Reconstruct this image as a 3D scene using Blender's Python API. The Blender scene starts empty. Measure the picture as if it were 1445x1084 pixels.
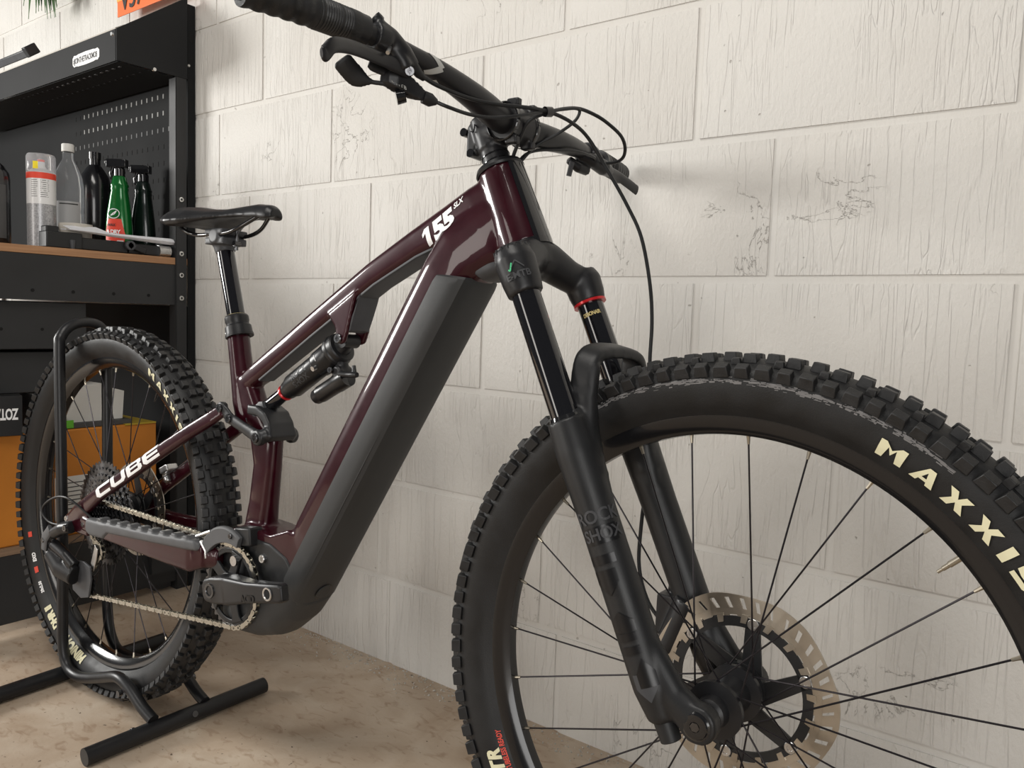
import bpy, bmesh, math, random
import numpy as np
from mathutils import Matrix, Vector, Euler
random.seed(7); rng=np.random.default_rng(7)
scene=bpy.context.scene; col=scene.collection
R_=math.radians; PI=math.pi

# ------------------------------------------------------------------ camera
def cam_axes(yaw,pitch,roll):
    f=Vector((-math.sin(yaw)*math.cos(pitch),math.cos(yaw)*math.cos(pitch),-math.sin(pitch)))
    r=Vector((math.cos(yaw),math.sin(yaw),0)); u=r.cross(f)
    return f, r*math.cos(roll)+u*math.sin(roll), -r*math.sin(roll)+u*math.cos(roll)
cf,cr,cu=cam_axes(.64349,.08277,.03357)
cd=bpy.data.cameras.new('camera'); cam=bpy.data.objects.new('camera',cd); col.objects.link(cam)
cd.sensor_width=36; cd.lens=1111.32/1445*36; cd.clip_start=.02; cd.clip_end=50
m=Matrix.Identity(4)
for i in range(3): m[i][0]=cr[i]; m[i][1]=cu[i]; m[i][2]=-cf[i]
m.translation=Vector((1.59718,-.78963,.79033)); cam.matrix_world=m
scene.camera=cam
# ------------------------------------------------------------------ light
w=bpy.data.worlds.new('world'); scene.world=w; w.use_nodes=True
bg=w.node_tree.nodes['Background']; bg.inputs[0].default_value=(.95,.97,1,1); bg.inputs[1].default_value=.10
def area(name,loc,target,sx,sy,power,colr):
    l=bpy.data.lights.new(name,'AREA'); l.shape='RECTANGLE'; l.size=sx; l.size_y=sy; l.energy=power; l.color=colr
    o=bpy.data.objects.new(name,l); col.objects.link(o); o.location=loc
    o.rotation_euler=(Vector(target)-Vector(loc)).to_track_quat('-Z','Y').to_euler(); return o
area('garage_window_daylight',(-2.6,-1.65,1.42),(1.0,.4,.65),1.0,.9,88,(1,.985,.95))
area('side_door_daylight',(-.75,-3.5,1.15),(.8,.3,.6),.75,2.0,26,(1,.95,.88))
area('ceiling_light_panel',(.9,-1.0,2.5),(.9,-.5,0),1.6,.6,25,(1,.96,.90))
area('right_fill_light',(3.6,-2.8,1.0),(1.0,.3,.4),1.6,2.0,50,(1,.985,.96))  # unseen fill light added to brighten the lower wall and floor
vs=scene.view_settings; vs.view_transform='Standard'; vs.look='None'; vs.exposure=0.06; vs.gamma=1; vs.use_curve_mapping=False

# ------------------------------------------------------------------ materials
def new_mat(n):
    m=bpy.data.materials.new(n); m.use_nodes=True; return m,m.node_tree.nodes,m.node_tree.links,m.node_tree.nodes['Principled BSDF']
MAT={}
def mat(n,c,rough=.5,metal=0,coat=0,bump=0,bscale=200,var=0,vscale=8,spec=.5,trans=0,ior=1.45,sheen=0,coat_rough=.05):
    m,N,Lk,p=new_mat(n); MAT[n]=m
    p.inputs['Base Color'].default_value=(*c,1); p.inputs['Roughness'].default_value=rough; p.inputs['Metallic'].default_value=metal
    p.inputs['Coat Weight'].default_value=coat; p.inputs['Coat Roughness'].default_value=coat_rough
    p.inputs['Specular IOR Level'].default_value=spec; p.inputs['Transmission Weight'].default_value=trans; p.inputs['IOR'].default_value=ior
    tc=N.new('ShaderNodeTexCoord')
    if var:
        t=N.new('ShaderNodeTexNoise'); t.inputs['Scale'].default_value=vscale; t.inputs['Detail'].default_value=6
        Lk.new(tc.outputs['Object'],t.inputs['Vector'])
        r=N.new('ShaderNodeMapRange'); r.inputs[1].default_value=.3; r.inputs[2].default_value=.7; r.inputs[3].default_value=1-var; r.inputs[4].default_value=1+var
        Lk.new(t.outputs[0],r.inputs[0])
        mx=N.new('ShaderNodeMix'); mx.data_type='RGBA'; mx.blend_type='MULTIPLY'; mx.inputs[0].default_value=1
        mx.inputs[6].default_value=(*c,1); Lk.new(r.outputs[0],mx.inputs[7]); Lk.new(mx.outputs[2],p.inputs['Base Color'])
        r2=N.new('ShaderNodeMapRange'); r2.inputs[1].default_value=.3; r2.inputs[2].default_value=.7; r2.inputs[3].default_value=max(0,rough-var*.3); r2.inputs[4].default_value=min(1,rough+var*.3)
        Lk.new(t.outputs[0],r2.inputs[0]); Lk.new(r2.outputs[0],p.inputs['Roughness'])
    if bump:
        t=N.new('ShaderNodeTexNoise'); t.inputs['Scale'].default_value=bscale; t.inputs['Detail'].default_value=4
        Lk.new(tc.outputs['Object'],t.inputs['Vector'])
        b=N.new('ShaderNodeBump'); b.inputs['Strength'].default_value=bump; b.inputs['Distance'].default_value=.001
        Lk.new(t.outputs[0],b.inputs['Height']); Lk.new(b.outputs[0],p.inputs['Normal'])
    return m
mat('burgundy',(.028,.0011,.0052),.34,.10,.75,var=.12,vscale=40,coat_rough=.05,spec=.2); MAT['burgundy'].node_tree.nodes['Principled BSDF'].inputs['Coat IOR'].default_value=1.42
mat('gloss_black',(.008,.008,.009),.12,0,.6)
mat('stanchion',(.006,.006,.008),.09,.2,1,coat_rough=.02)
mat('satin_black',(.0115,.0115,.0128),.38,0,0,var=.15,vscale=30)
mat('fork_black',(.0125,.0128,.0138),.42,0,0,bump=.12,bscale=900,var=.12,vscale=25)
mat('cover_black',(.030,.031,.032),.50,0,0,bump=.2,bscale=1400,var=.10,vscale=12)
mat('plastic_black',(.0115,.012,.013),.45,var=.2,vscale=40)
mat('dark_grey',(.055,.057,.062),.5,var=.12,vscale=40)
mat('rocker_grey',(.017,.0175,.019),.38,var=.12,vscale=40)
mat('shock_black',(.009,.009,.010),.3)
mat('guard_grey',(.085,.086,.090),.55,var=.1,vscale=30)
mat('rubber',(.0105,.0105,.0110),.52,0,0,bump=.25,bscale=700,var=.3,vscale=30)
mat('rubber_knob',(.015,.015,.0155),.5,0,0,bump=.3,bscale=500,var=.35,vscale=60)
mat('pale_fleck',(.16,.155,.155),.45)
mat('rim_black',(.008,.008,.009),.2,0,.3)
mat('spoke_black',(.035,.032,.036),.3,.8)
mat('nipple',(.42,.38,.31),.35,1)
mat('steel',(.55,.55,.55),.3,1,var=.15,vscale=60)
mat('bolt_dark',(.12,.12,.125),.25,1)
mat('rotor_steel',(.47,.43,.37),.36,1,var=.25,vscale=18)
mat('chain_steel',(.50,.48,.42),.3,1)
mat('cog_steel',(.13,.13,.135),.36,1,var=.4,vscale=60)
mat('red_anodised',(.55,.015,.02),.3,.3,.4)
mat('cream_print',(.72,.68,.46),.55)
mat('white_print',(.86,.86,.86),.4)
mat('red_print',(.72,.06,.03),.5)
mat('grey_print',(.045,.046,.05),.5)
mat('dark_print',(.006,.006,.007),.28)
mat('mid_print',(.40,.40,.38),.4)
mat('gold_print',(.62,.50,.22),.4)
mat('green_print',(.08,.55,.25),.4)
mat('lime_print',(.25,.6,.10),.4)
mat('bench_steel',(.023,.0235,.0245),.55,0,0,bump=.15,bscale=900,var=.25,vscale=5)
mat('hood_steel',(.015,.0155,.0162),.7,0,0,bump=.15,bscale=900,var=.1,vscale=5,spec=.25)
mat('peg_steel',(.012,.0125,.013),.75,0,0,var=.15,vscale=6,spec=.15)
mat('peg_glint',(.26,.26,.25),.6)  # pale tone for light off the wall seen through the holes
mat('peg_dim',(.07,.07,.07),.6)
mat('label_grey',(.30,.30,.30),.5)
mat('hole_black',(.004,.004,.004),.9)
mat('zinc',(.75,.75,.74),.28,1)
mat('cardboard_orange',(.52,.185,.022),.6,bump=.2,bscale=60,var=.12,vscale=6)
mat('tape_yellow',(.42,.30,.03),.35)
mat('box_black',(.014,.014,.015),.4)
mat('box_grey',(.06,.06,.06),.5)
mat('card_white',(.62,.61,.58),.6)
mat('card_green',(.12,.42,.03),.5)
mat('paper',(.75,.75,.78),.7)
mat('can_white',(.72,.72,.72),.3,0,.3,var=.05)
mat('can_speckle',(.36,.36,.37),.35,.3,.3,var=.3,vscale=300)
mat('clear_cap',(.55,.55,.56),.15,0,0)
mat('yellow_sticker',(.85,.68,.02),.5)
mat('green_bottle',(.004,.13,.022),.18,.2,.6)
mat('dark_bottle',(.004,.010,.007),.2,0,.5)
mat('black_bottle',(.006,.006,.007),.2,0,.4)
mat('trim_beige',(.46,.43,.38),.6)
mat('plate_orange',(.80,.16,.035),.45)
mat('plate_yellow',(.80,.42,.10),.45)
mat('leaf',(.035,.09,.02),.5)
mat('wood_top',(.36,.19,.09),.5)
mat('blue_plastic',(.02,.07,.25),.4)
mat('ink_dark',(.02,.02,.02),.5)
# clear plastic / glass
def clear(n,c,alpha_like=.85):
    m,N,Lk,p=new_mat(n); MAT[n]=m
    p.inputs['Base Color'].default_value=(*c,1); p.inputs['Roughness'].default_value=.06; p.inputs['Transmission Weight'].default_value=alpha_like; p.inputs['IOR'].default_value=1.15
clear('clear_plastic',(.88,.9,.92),.93); clear('cap_plastic',(.85,.85,.87),.75)
# wood with stretched grain
def woodmat(n,c1,c2):
    m,N,Lk,p=new_mat(n); MAT[n]=m
    tc=N.new('ShaderNodeTexCoord'); mp=N.new('ShaderNodeMapping'); mp.inputs['Scale'].default_value=(6,3,90); Lk.new(tc.outputs['Object'],mp.inputs[0])
    t=N.new('ShaderNodeTexNoise'); t.inputs['Scale'].default_value=2.5; t.inputs['Detail'].default_value=5; Lk.new(mp.outputs[0],t.inputs['Vector'])
    r=N.new('ShaderNodeValToRGB'); r.color_ramp.elements[0].position=.3; r.color_ramp.elements[1].position=.7
    r.color_ramp.elements[0].color=(*c1,1); r.color_ramp.elements[1].color=(*c2,1); Lk.new(t.outputs[0],r.inputs[0]); Lk.new(r.outputs[0],p.inputs['Base Color']); p.inputs['Roughness'].default_value=.55
woodmat('wood_top',(.30,.15,.07),(.42,.23,.115)); woodmat('wood_shelf',(.20,.13,.08),(.30,.20,.13))
# painted blockwork
def wall_mat(nm,amp,da):
    m,N,Lk,p=new_mat(nm); MAT[nm]=m
    tc=N.new('ShaderNodeTexCoord'); oi=N.new('ShaderNodeObjectInfo')
    cv=N.new('ShaderNodeCombineXYZ'); mu=N.new('ShaderNodeMath'); mu.operation='MULTIPLY'; mu.inputs[1].default_value=40
    Lk.new(oi.outputs['Random'],mu.inputs[0]); Lk.new(mu.outputs[0],cv.inputs[0]); Lk.new(mu.outputs[0],cv.inputs[2])
    ge=N.new('ShaderNodeNewGeometry')
    ad=N.new('ShaderNodeVectorMath'); ad.operation='ADD'; Lk.new(ge.outputs['Position'],ad.inputs[0]); Lk.new(cv.outputs[0],ad.inputs[1])
    def mapped(s,rot=(0,0,0)):
        q=N.new('ShaderNodeMapping'); q.inputs['Scale'].default_value=s; q.inputs['Rotation'].default_value=rot; Lk.new(ad.outputs[0],q.inputs[0]); return q.outputs[0]
    def noise(v,sc,det=5,dist=0,rough=.55):
        t=N.new('ShaderNodeTexNoise'); t.inputs['Scale'].default_value=sc; t.inputs['Detail'].default_value=det; t.inputs['Distortion'].default_value=dist; t.inputs['Roughness'].default_value=rough; Lk.new(v,t.inputs['Vector']); return t.outputs[0]
    def rng_(v,a,b,c=0,d=1):
        r=N.new('ShaderNodeMapRange'); r.interpolation_type='SMOOTHSTEP'; r.inputs[1].default_value=a; r.inputs[2].default_value=b; r.inputs[3].default_value=c; r.inputs[4].default_value=d; Lk.new(v,r.inputs[0]); return r.outputs[0]
    def math_(op,a,b):
        q=N.new('ShaderNodeMath'); q.operation=op
        for i,x in enumerate((a,b)):
            if isinstance(x,(int,float)): q.inputs[i].default_value=x
            else: Lk.new(x,q.inputs[i])
        return q.outputs[0]
    # vertical combed drips: ridges of noise stretched along z
    n1=noise(mapped((1,1,.06)),48,2.5,.2)
    rid=math_('ABSOLUTE',math_('SUBTRACT',n1,.5),0); groove=rng_(rid,0,.036,1,0)
    n1b=noise(mapped((1,1,.16),(0,R_(9),0)),38,2,.3); rid2=math_('ABSOLUTE',math_('SUBTRACT',n1b,.5),0); groove2=rng_(rid2,0,.018,1,0)
    mask=rng_(noise(mapped((1,1,1)),5.5,2),.34,.52)
    mask2=rng_(noise(mapped((1.3,1,1.3)),4.1,2),.48,.62)
    g=math_('ADD',math_('MULTIPLY',groove,mask),math_('MULTIPLY',groove2,mask2))
    # random crazed cracks
    nc=noise(mapped((1,1,1)),9,7,.6,.62); rc=math_('ABSOLUTE',math_('SUBTRACT',nc,.5),0); crack=rng_(rc,0,.005,1,0)
    cm=rng_(noise(mapped((.9,1,1.1)),3.6,1),.63,.68); crack=math_('MULTIPLY',crack,cm)
    grit=noise(mapped((1,1,.5)),170,4,0,.62); lumps=noise(mapped((1,1,.8)),34,4,.2)
    pit=rng_(noise(mapped((1,1,1)),75,1),.76,.80)
    h=math_('ADD',math_('MULTIPLY',grit,1.15),math_('MULTIPLY',lumps,.9))
    h=math_('SUBTRACT',h,math_('MULTIPLY',g,.62*da)); h=math_('SUBTRACT',h,math_('MULTIPLY',crack,1.0)); h=math_('SUBTRACT',h,math_('MULTIPLY',pit,.9))
    b=N.new('ShaderNodeBump'); b.inputs['Strength'].default_value=amp; b.inputs['Distance'].default_value=.0018; Lk.new(h,b.inputs['Height']); Lk.new(b.outputs[0],p.inputs['Normal'])
    # colour
    tone=rng_(noise(mapped((1,1,1)),2.6,4),.35,.65)
    ra=N.new('ShaderNodeMix'); ra.data_type='RGBA'; ra.inputs[6].default_value=(.622,.600,.562,1); ra.inputs[7].default_value=(.655,.637,.602,1); Lk.new(tone,ra.inputs[0])
    dk=math_('MAXIMUM',math_('MULTIPLY',crack,.45),math_('MULTIPLY',pit,.45)); dk=math_('MAXIMUM',dk,math_('MULTIPLY',g,.02))
    rb=N.new('ShaderNodeMix'); rb.data_type='RGBA'; rb.inputs[7].default_value=(.16,.13,.10,1); Lk.new(dk,rb.inputs[0]); Lk.new(ra.outputs[2],rb.inputs[6])
    Lk.new(rb.outputs[2],p.inputs['Base Color']); p.inputs['Roughness'].default_value=.55; p.inputs['Specular IOR Level'].default_value=.35
wall_mat('painted_block',.7,1); wall_mat('painted_joint',.35,.15)
def floor_mat():
    m,N,Lk,p=new_mat('concrete_floor'); MAT['concrete_floor']=m
    ge=N.new('ShaderNodeNewGeometry')
    def noise(sc,det,dist=0,scale=None):
        t=N.new('ShaderNodeTexNoise'); t.inputs['Scale'].default_value=sc; t.inputs['Detail'].default_value=det; t.inputs['Distortion'].default_value=dist
        if scale:
            q=N.new('ShaderNodeMapping'); q.inputs['Scale'].default_value=scale; Lk.new(ge.outputs['Position'],q.inputs[0]); Lk.new(q.outputs[0],t.inputs['Vector'])
        else: Lk.new(ge.outputs['Position'],t.inputs['Vector'])
        return t.outputs[0]
    r=N.new('ShaderNodeValToRGB'); e=r.color_ramp.elements; e[0].position=.30; e[0].color=(.41,.31,.22,1); e[1].position=.70; e[1].color=(.55,.46,.36,1)
    x=e.new(.5); x.color=(.48,.38,.285,1)
    Lk.new(noise(7,8,1.2),r.inputs[0])
    r2=N.new('ShaderNodeValToRGB'); e=r2.color_ramp.elements; e[0].position=.55; e[0].color=(1,1,1,1); e[1].position=.72; e[1].color=(.62,.52,.44,1); Lk.new(noise(30,6,.8,(1,2,1)),r2.inputs[0])
    mx=N.new('ShaderNodeMix'); mx.data_type='RGBA'; mx.blend_type='MULTIPLY'; mx.inputs[0].default_value=.7; Lk.new(r.outputs[0],mx.inputs[6]); Lk.new(r2.outputs[0],mx.inputs[7])
    r3=N.new('ShaderNodeValToRGB'); e=r3.color_ramp.elements; e[0].position=.73; e[0].color=(0,0,0,1); e[1].position=.76; e[1].color=(1,1,1,1); Lk.new(noise(85,2),r3.inputs[0])
    mx2=N.new('ShaderNodeMix'); mx2.data_type='RGBA'; mx2.inputs[7].default_value=(.12,.085,.06,1); Lk.new(r3.outputs[0],mx2.inputs[0]); Lk.new(mx.outputs[2],mx2.inputs[6])
    Lk.new(mx2.outputs[2],p.inputs['Base Color']); p.inputs['Roughness'].default_value=.62
    b=N.new('ShaderNodeBump'); b.inputs['Strength'].default_value=.3; b.inputs['Distance'].default_value=.002; Lk.new(noise(60,6),b.inputs['Height']); Lk.new(b.outputs[0],p.inputs['Normal'])
floor_mat()

# ------------------------------------------------------------------ mesh helpers
V=lambda *a: np.array(a,float)
class B:
    def __init__(s): s.v=[]; s.f=[]
    def add(s,vs,fs):
        o=len(s.v); s.v+=[tuple(float(c) for c in p) for p in vs]; s.f+=[tuple(i+o for i in f) for f in fs]; return s
    def loft(s,rings,cap=True,loop=False):
        n=len(rings[0]); vs=[p for r in rings for p in r]; fs=[]; k=len(rings)
        for i in range(k if loop else k-1):
            a=i*n; b=((i+1)%k)*n
            for j in range(n): j2=(j+1)%n; fs.append((a+j,a+j2,b+j2,b+j))
        if cap and not loop: fs.append(tuple(range(n-1,-1,-1))); fs.append(tuple((k-1)*n+j for j in range(n)))
        return s.add(vs,fs)
    def tube(s,path,r,n=12,cap=True,flat=1.0,up=None):
        P=[np.array(p,float) for p in path]; k=len(P)
        rr=[r]*k if np.isscalar(r) else list(r); rings=[]; prev=None
        for i in range(k):
            t=P[min(i+1,k-1)]-P[max(i-1,0)]; t/=np.linalg.norm(t)+1e-12
            if prev is None:
                a=np.array(up,float) if up is not None else (V(0,0,1) if abs(t[2])<.9 else V(0,1,0)); a=a-t*(a@t); a/=np.linalg.norm(a)
            else: a=prev-t*(prev@t); a/=np.linalg.norm(a)+1e-12
            prev=a; b=np.cross(t,a); rings.append([P[i]+rr[i]*(math.cos(q)*a+flat*math.sin(q)*b) for q in np.linspace(0,2*PI,n,endpoint=False)])
        return s.loft(rings,cap)
    def cyl(s,a,b,r0,r1=None,n=20): return s.tube([a,b],[r0,r0 if r1 is None else r1],n)
    def box(s,c,size,M=None,bev=0):
        x,y,z=[q/2 for q in size]; M=np.eye(3) if M is None else np.array(M); c=np.array(c,float)
        vs=[c+M@V(i*x,j*y,k*z) for i in(-1,1) for j in(-1,1) for k in(-1,1)]
        return s.add(vs,[(0,1,3,2),(4,6,7,5),(0,4,5,1),(2,3,7,6),(0,2,6,4),(1,5,7,3)])
    def ext(s,pts,y0,y1):            # polygon in the x-z plane extruded along y
        n=len(pts); vs=[(x,y0,z) for x,z in pts]+[(x,y1,z) for x,z in pts]
        return s.add(vs,[tuple(range(n)),tuple(range(2*n-1,n-1,-1))]+[(i,i+n,(i+1)%n+n,(i+1)%n) for i in range(n)])
    def lathe(s,prof,c=(0,0,0),axis='z',n=24,cap=True):  # prof: (r,h)
        rings=[]
        for r,h in prof:
            ring=[]
            for q in np.linspace(0,2*PI,n,endpoint=False):
                a,b=r*math.cos(q),r*math.sin(q)
                ring.append(V(*c)+(V(a,b,h) if axis=='z' else V(a,h,b) if axis=='y' else V(h,a,b)))
            rings.append(ring)
        return s.loft(rings,cap)
    def sphere(s,c,r,n=12,sc=(1,1,1)):
        k=n//2; return s.lathe([(max(1e-4,r*math.sin(PI*i/k)),-r*math.cos(PI*i/k)) for i in range(k+1)],(0,0,0),'z',n,False)._shift(len(s.v)-n*(k+1),c,sc)
    def _shift(s,o,c,sc):
        for i in range(o,len(s.v)): p=s.v[i]; s.v[i]=(p[0]*sc[0]+c[0],p[1]*sc[1]+c[1],p[2]*sc[2]+c[2])
        return s
    def map(s,fn): s.v=[tuple(float(c) for c in fn(np.array(p))) for p in s.v]; return s
def sect(u,l,w,n=24,e=.75,y=0):      # superellipse section between an upper and a lower point of the x-z plane
    u=np.array(u,float); l=np.array(l,float); c=(u+l)/2; a=(u-l)/2; out=[]
    for q in np.linspace(0,2*PI,n,endpoint=False):
        cq,sq=math.cos(q),math.sin(q); k=math.copysign(abs(cq)**e,cq); j=math.copysign(abs(sq)**e,sq)
        p=c+a*k; out.append(V(p[0],y+w*j,p[1]))
    return out
def spl(pts,k=6):                    # Catmull-Rom
    P=[np.array(p,float) for p in pts]; P=[2*P[0]-P[1]]+P+[2*P[-1]-P[-2]]; out=[]
    for i in range(1,len(P)-2):
        a,b,c,d=P[i-1:i+3]
        for j in range(k):
            t=j/k; out.append(.5*((2*b)+(c-a)*t+(2*a-5*b+4*c-d)*t*t+(3*b-a-3*c+d)*t**3))
    out.append(P[-2]); return out
def mesh_from(b,name,angle=38,smooth=True):
    me=bpy.data.meshes.new(name); me.from_pydata(b.v,[],b.f); me.update()
    bm=bmesh.new(); bm.from_mesh(me); bmesh.ops.recalc_face_normals(bm,faces=bm.faces); bm.to_mesh(me); bm.free()
    if smooth: me.shade_smooth(); me.set_sharp_from_angle(angle=R_(angle))
    return me
def obj(name,b,mt,parent=None,angle=38,smooth=True,bevel=0,label=None):
    me=b if isinstance(b,bpy.types.Mesh) else mesh_from(b,name,angle,smooth)
    if mt and not me.materials: me.materials.append(MAT[mt])
    o=bpy.data.objects.new(name,me); col.objects.link(o)
    if parent: o.parent=parent
    if bevel:
        md=o.modifiers.new('bevel','BEVEL'); md.width=bevel; md.segments=2; md.limit_method='ANGLE'; md.angle_limit=R_(35)
    if label: o['label']=label
    return o
def blob(b,name,voxel=.003,it=6,fac=.5):    # fuse overlapping shapes into one smooth skin
    me=mesh_from(b,name,smooth=False); o=bpy.data.objects.new(name,me); col.objects.link(o)
    r=o.modifiers.new('r','REMESH'); r.mode='VOXEL'; r.voxel_size=voxel; r.use_smooth_shade=True
    if it: s=o.modifiers.new('s','SMOOTH'); s.iterations=it; s.factor=fac
    dg=bpy.context.evaluated_depsgraph_get(); out=bpy.data.meshes.new_from_object(o.evaluated_get(dg))
    bpy.data.objects.remove(o); bpy.data.meshes.remove(me); out.name=name; out.shade_smooth(); return out
def tag(o,label=None,cat=None,group=None,kind=None):
    for k,v in (('label',label),('category',cat),('group',group),('kind',kind)):
        if v: o[k]=v
    return o
def empty(name,loc,label,cat,group=None,rot=None):
    o=bpy.data.objects.new(name,None); col.objects.link(o); o.location=loc; o.empty_display_size=.05
    if rot is not None: o.rotation_euler=rot
    return tag(o,label,cat,group)
def text_b(s,size=1,bold=.0,shear=0,space=1.0,ext=0):
    cu=bpy.data.curves.new('t','FONT'); cu.body=s; cu.size=size; cu.offset=bold; cu.shear=shear; cu.space_character=space; cu.extrude=ext; cu.resolution_u=3
    o=bpy.data.objects.new('t',cu); col.objects.link(o); dg=bpy.context.evaluated_depsgraph_get(); me=o.evaluated_get(dg).to_mesh()
    b=B(); b.add([tuple(v.co) for v in me.vertices],[tuple(p.vertices) for p in me.polygons])
    o.evaluated_get(dg).to_mesh_clear(); bpy.data.objects.remove(o); bpy.data.curves.remove(cu)
    a=np.array(b.v); b.w=a[:,0].max(); b.v=[tuple(p-V(a[:,0].min(),0,0)) for p in a]; b.w-=a[:,0].min(); return b
def on_plane(b,o,u,v,sx=1,sy=1):
    o=np.array(o,float); u=np.array(u,float); v=np.array(v,float); u/=np.linalg.norm(u); v/=np.linalg.norm(v)
    return b.map(lambda p:o+u*p[0]*sx+v*p[1]*sy)
def refine(b2,L):
    me=bpy.data.meshes.new('x'); me.from_pydata(b2.v,[],b2.f); bm=bmesh.new(); bm.from_mesh(me); bmesh.ops.triangulate(bm,faces=bm.faces)
    for _ in range(3):
        ed=[e for e in bm.edges if e.calc_length()>L]
        if ed: bmesh.ops.subdivide_edges(bm,edges=ed,cuts=1); bmesh.ops.triangulate(bm,faces=bm.faces)
    bm.verts.index_update(); c=B(); c.add([tuple(v.co) for v in bm.verts],[tuple(v.index for v in f.verts) for f in bm.faces]); bm.free(); bpy.data.meshes.remove(me); return c
def thin(b,nrm,t):                   # give a flat print a hair of thickness
    n=len(b.v); nrm=np.array(nrm,float)*t; vs=[np.array(p)+nrm for p in b.v]; fs=[tuple(reversed(f)) for f in b.f]; b.add(vs,[]); b.f+=[tuple(i+n for i in f) for f in fs]; return b

# ------------------------------------------------------------------ setting: floor and blockwork wall
FZ=-.0075; YW=.454; Z0=.8655; SP=.2253; PITCH=.4567; J=.013
b=B(); b.box((.6,-1.6,FZ-.03),(6.4,4.2,.06)); fl=obj('floor',b,'concrete_floor',smooth=False); tag(fl,'beige stained concrete garage floor','floor',kind='structure')
b=B(); b.box((.4,YW+.0565,1.15),(5.6,.107,2.4)); wl=obj('wall_back',b,'painted_joint',smooth=False); tag(wl,'off-white painted concrete block wall','wall',kind='structure')
offs={-4:.34,-3:.2973,-2:.37,-1:.13,0:.2525,1:.1147,2:.305,3:.10,4:.26}
blk={}
def block_mesh(wd):
    if wd in blk: return blk[wd]
    bb=B(); h=SP-J; x=wd/2; z=h/2; e=.008; d=.0015
    outer=[(-x,-z),(x,-z),(x,z),(-x,z)]; inner=[(-x+e,-z+e),(x-e,-z+e),(x-e,z-e),(-x+e,z-e)]
    bb.add([(p[0],.006,p[1]) for p in outer]+[(p[0],-d*.15,p[1]) for p in outer]+[(p[0],-d,p[1]) for p in inner],
      [(0,1,5,4),(1,2,6,5),(2,3,7,6),(3,0,4,7),(4,5,9,8),(5,6,10,9),(6,7,11,10),(7,4,8,11),(8,9,10,11),(3,2,1,0)])
    blk[wd]=mesh_from(bb,'block',angle=60); return blk[wd]
for k,o0 in offs.items():
    zc=Z0+(k+.5)*SP
    for i in range(-6,5):
        xa=o0+i*PITCH; xc=xa+PITCH/2
        if xc<-2.2 or xc>2.4: continue
        if zc+SP/2<FZ: continue
        o=obj('block',block_mesh(round(PITCH-J,4)),'painted_block',wl); o.location=(xc,YW+.001+rng.uniform(-.0005,.0005),zc); o.rotation_euler=(rng.uniform(-.001,.001),0,rng.uniform(-.0006,.0006))
# grit swept against the foot of the wall
b=B()
for i in range(900):
    x=rng.uniform(-.3,1.9); y=YW-abs(rng.normal(0,.035))-.004; s=rng.uniform(.0008,.0035)
    if y<YW-.13: continue
    M=Euler(rng.uniform(0,6,3)).to_matrix(); b.box((x,y,FZ+s*.3),(s*rng.uniform(.8,2),s,s*.6),M)
gr=obj('floor_debris',b,'trim_beige',smooth=False); tag(gr,'pale mortar crumbs and grit along the foot of the wall','debris',kind='stuff')

# ------------------------------------------------------------------ bicycle
RB=.377; RY,RL=.02669,.037
e1=Vector((math.cos(RY),math.sin(RY),0)); nn=Vector((-math.sin(RY),math.cos(RY),0)); e3=Vector((0,0,1))*math.cos(RL)+nn*math.sin(RL); e2=e3.cross(e1)
BM=Matrix((e1,e2,e3)).transposed()
O=Vector((0,0,.36863)); base=O+BM@Vector((0,0,-RB))
bike=empty('mountain_bike',base,'burgundy full-suspension electric mountain bike with fat knobbly tyres leaning by the wall','bicycle')
bike.rotation_mode='QUATERNION'; bike.rotation_quaternion=BM.to_quaternion()
def bp_(name,b,mt,parent=None,angle=38,bevel=0,label=None,smooth=True):   # a part in rear-axle coordinates
    if isinstance(b,bpy.types.Mesh): b.transform(Matrix.Translation((0,0,RB))); return obj(name,b,mt,parent or bike,bevel=bevel,label=label)
    b.map(lambda p:p+V(0,0,RB)); return obj(name,b,mt,parent or bike,angle,smooth,bevel,label)
CF=V(1.2917,0,.0084); DE=-.0231; cD,sD=math.cos(DE),math.sin(DE)
def fw(p): return CF+V(p[0]*cD-p[1]*sD,p[0]*sD+p[1]*cD,p[2])
def rw(p): return p
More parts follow.
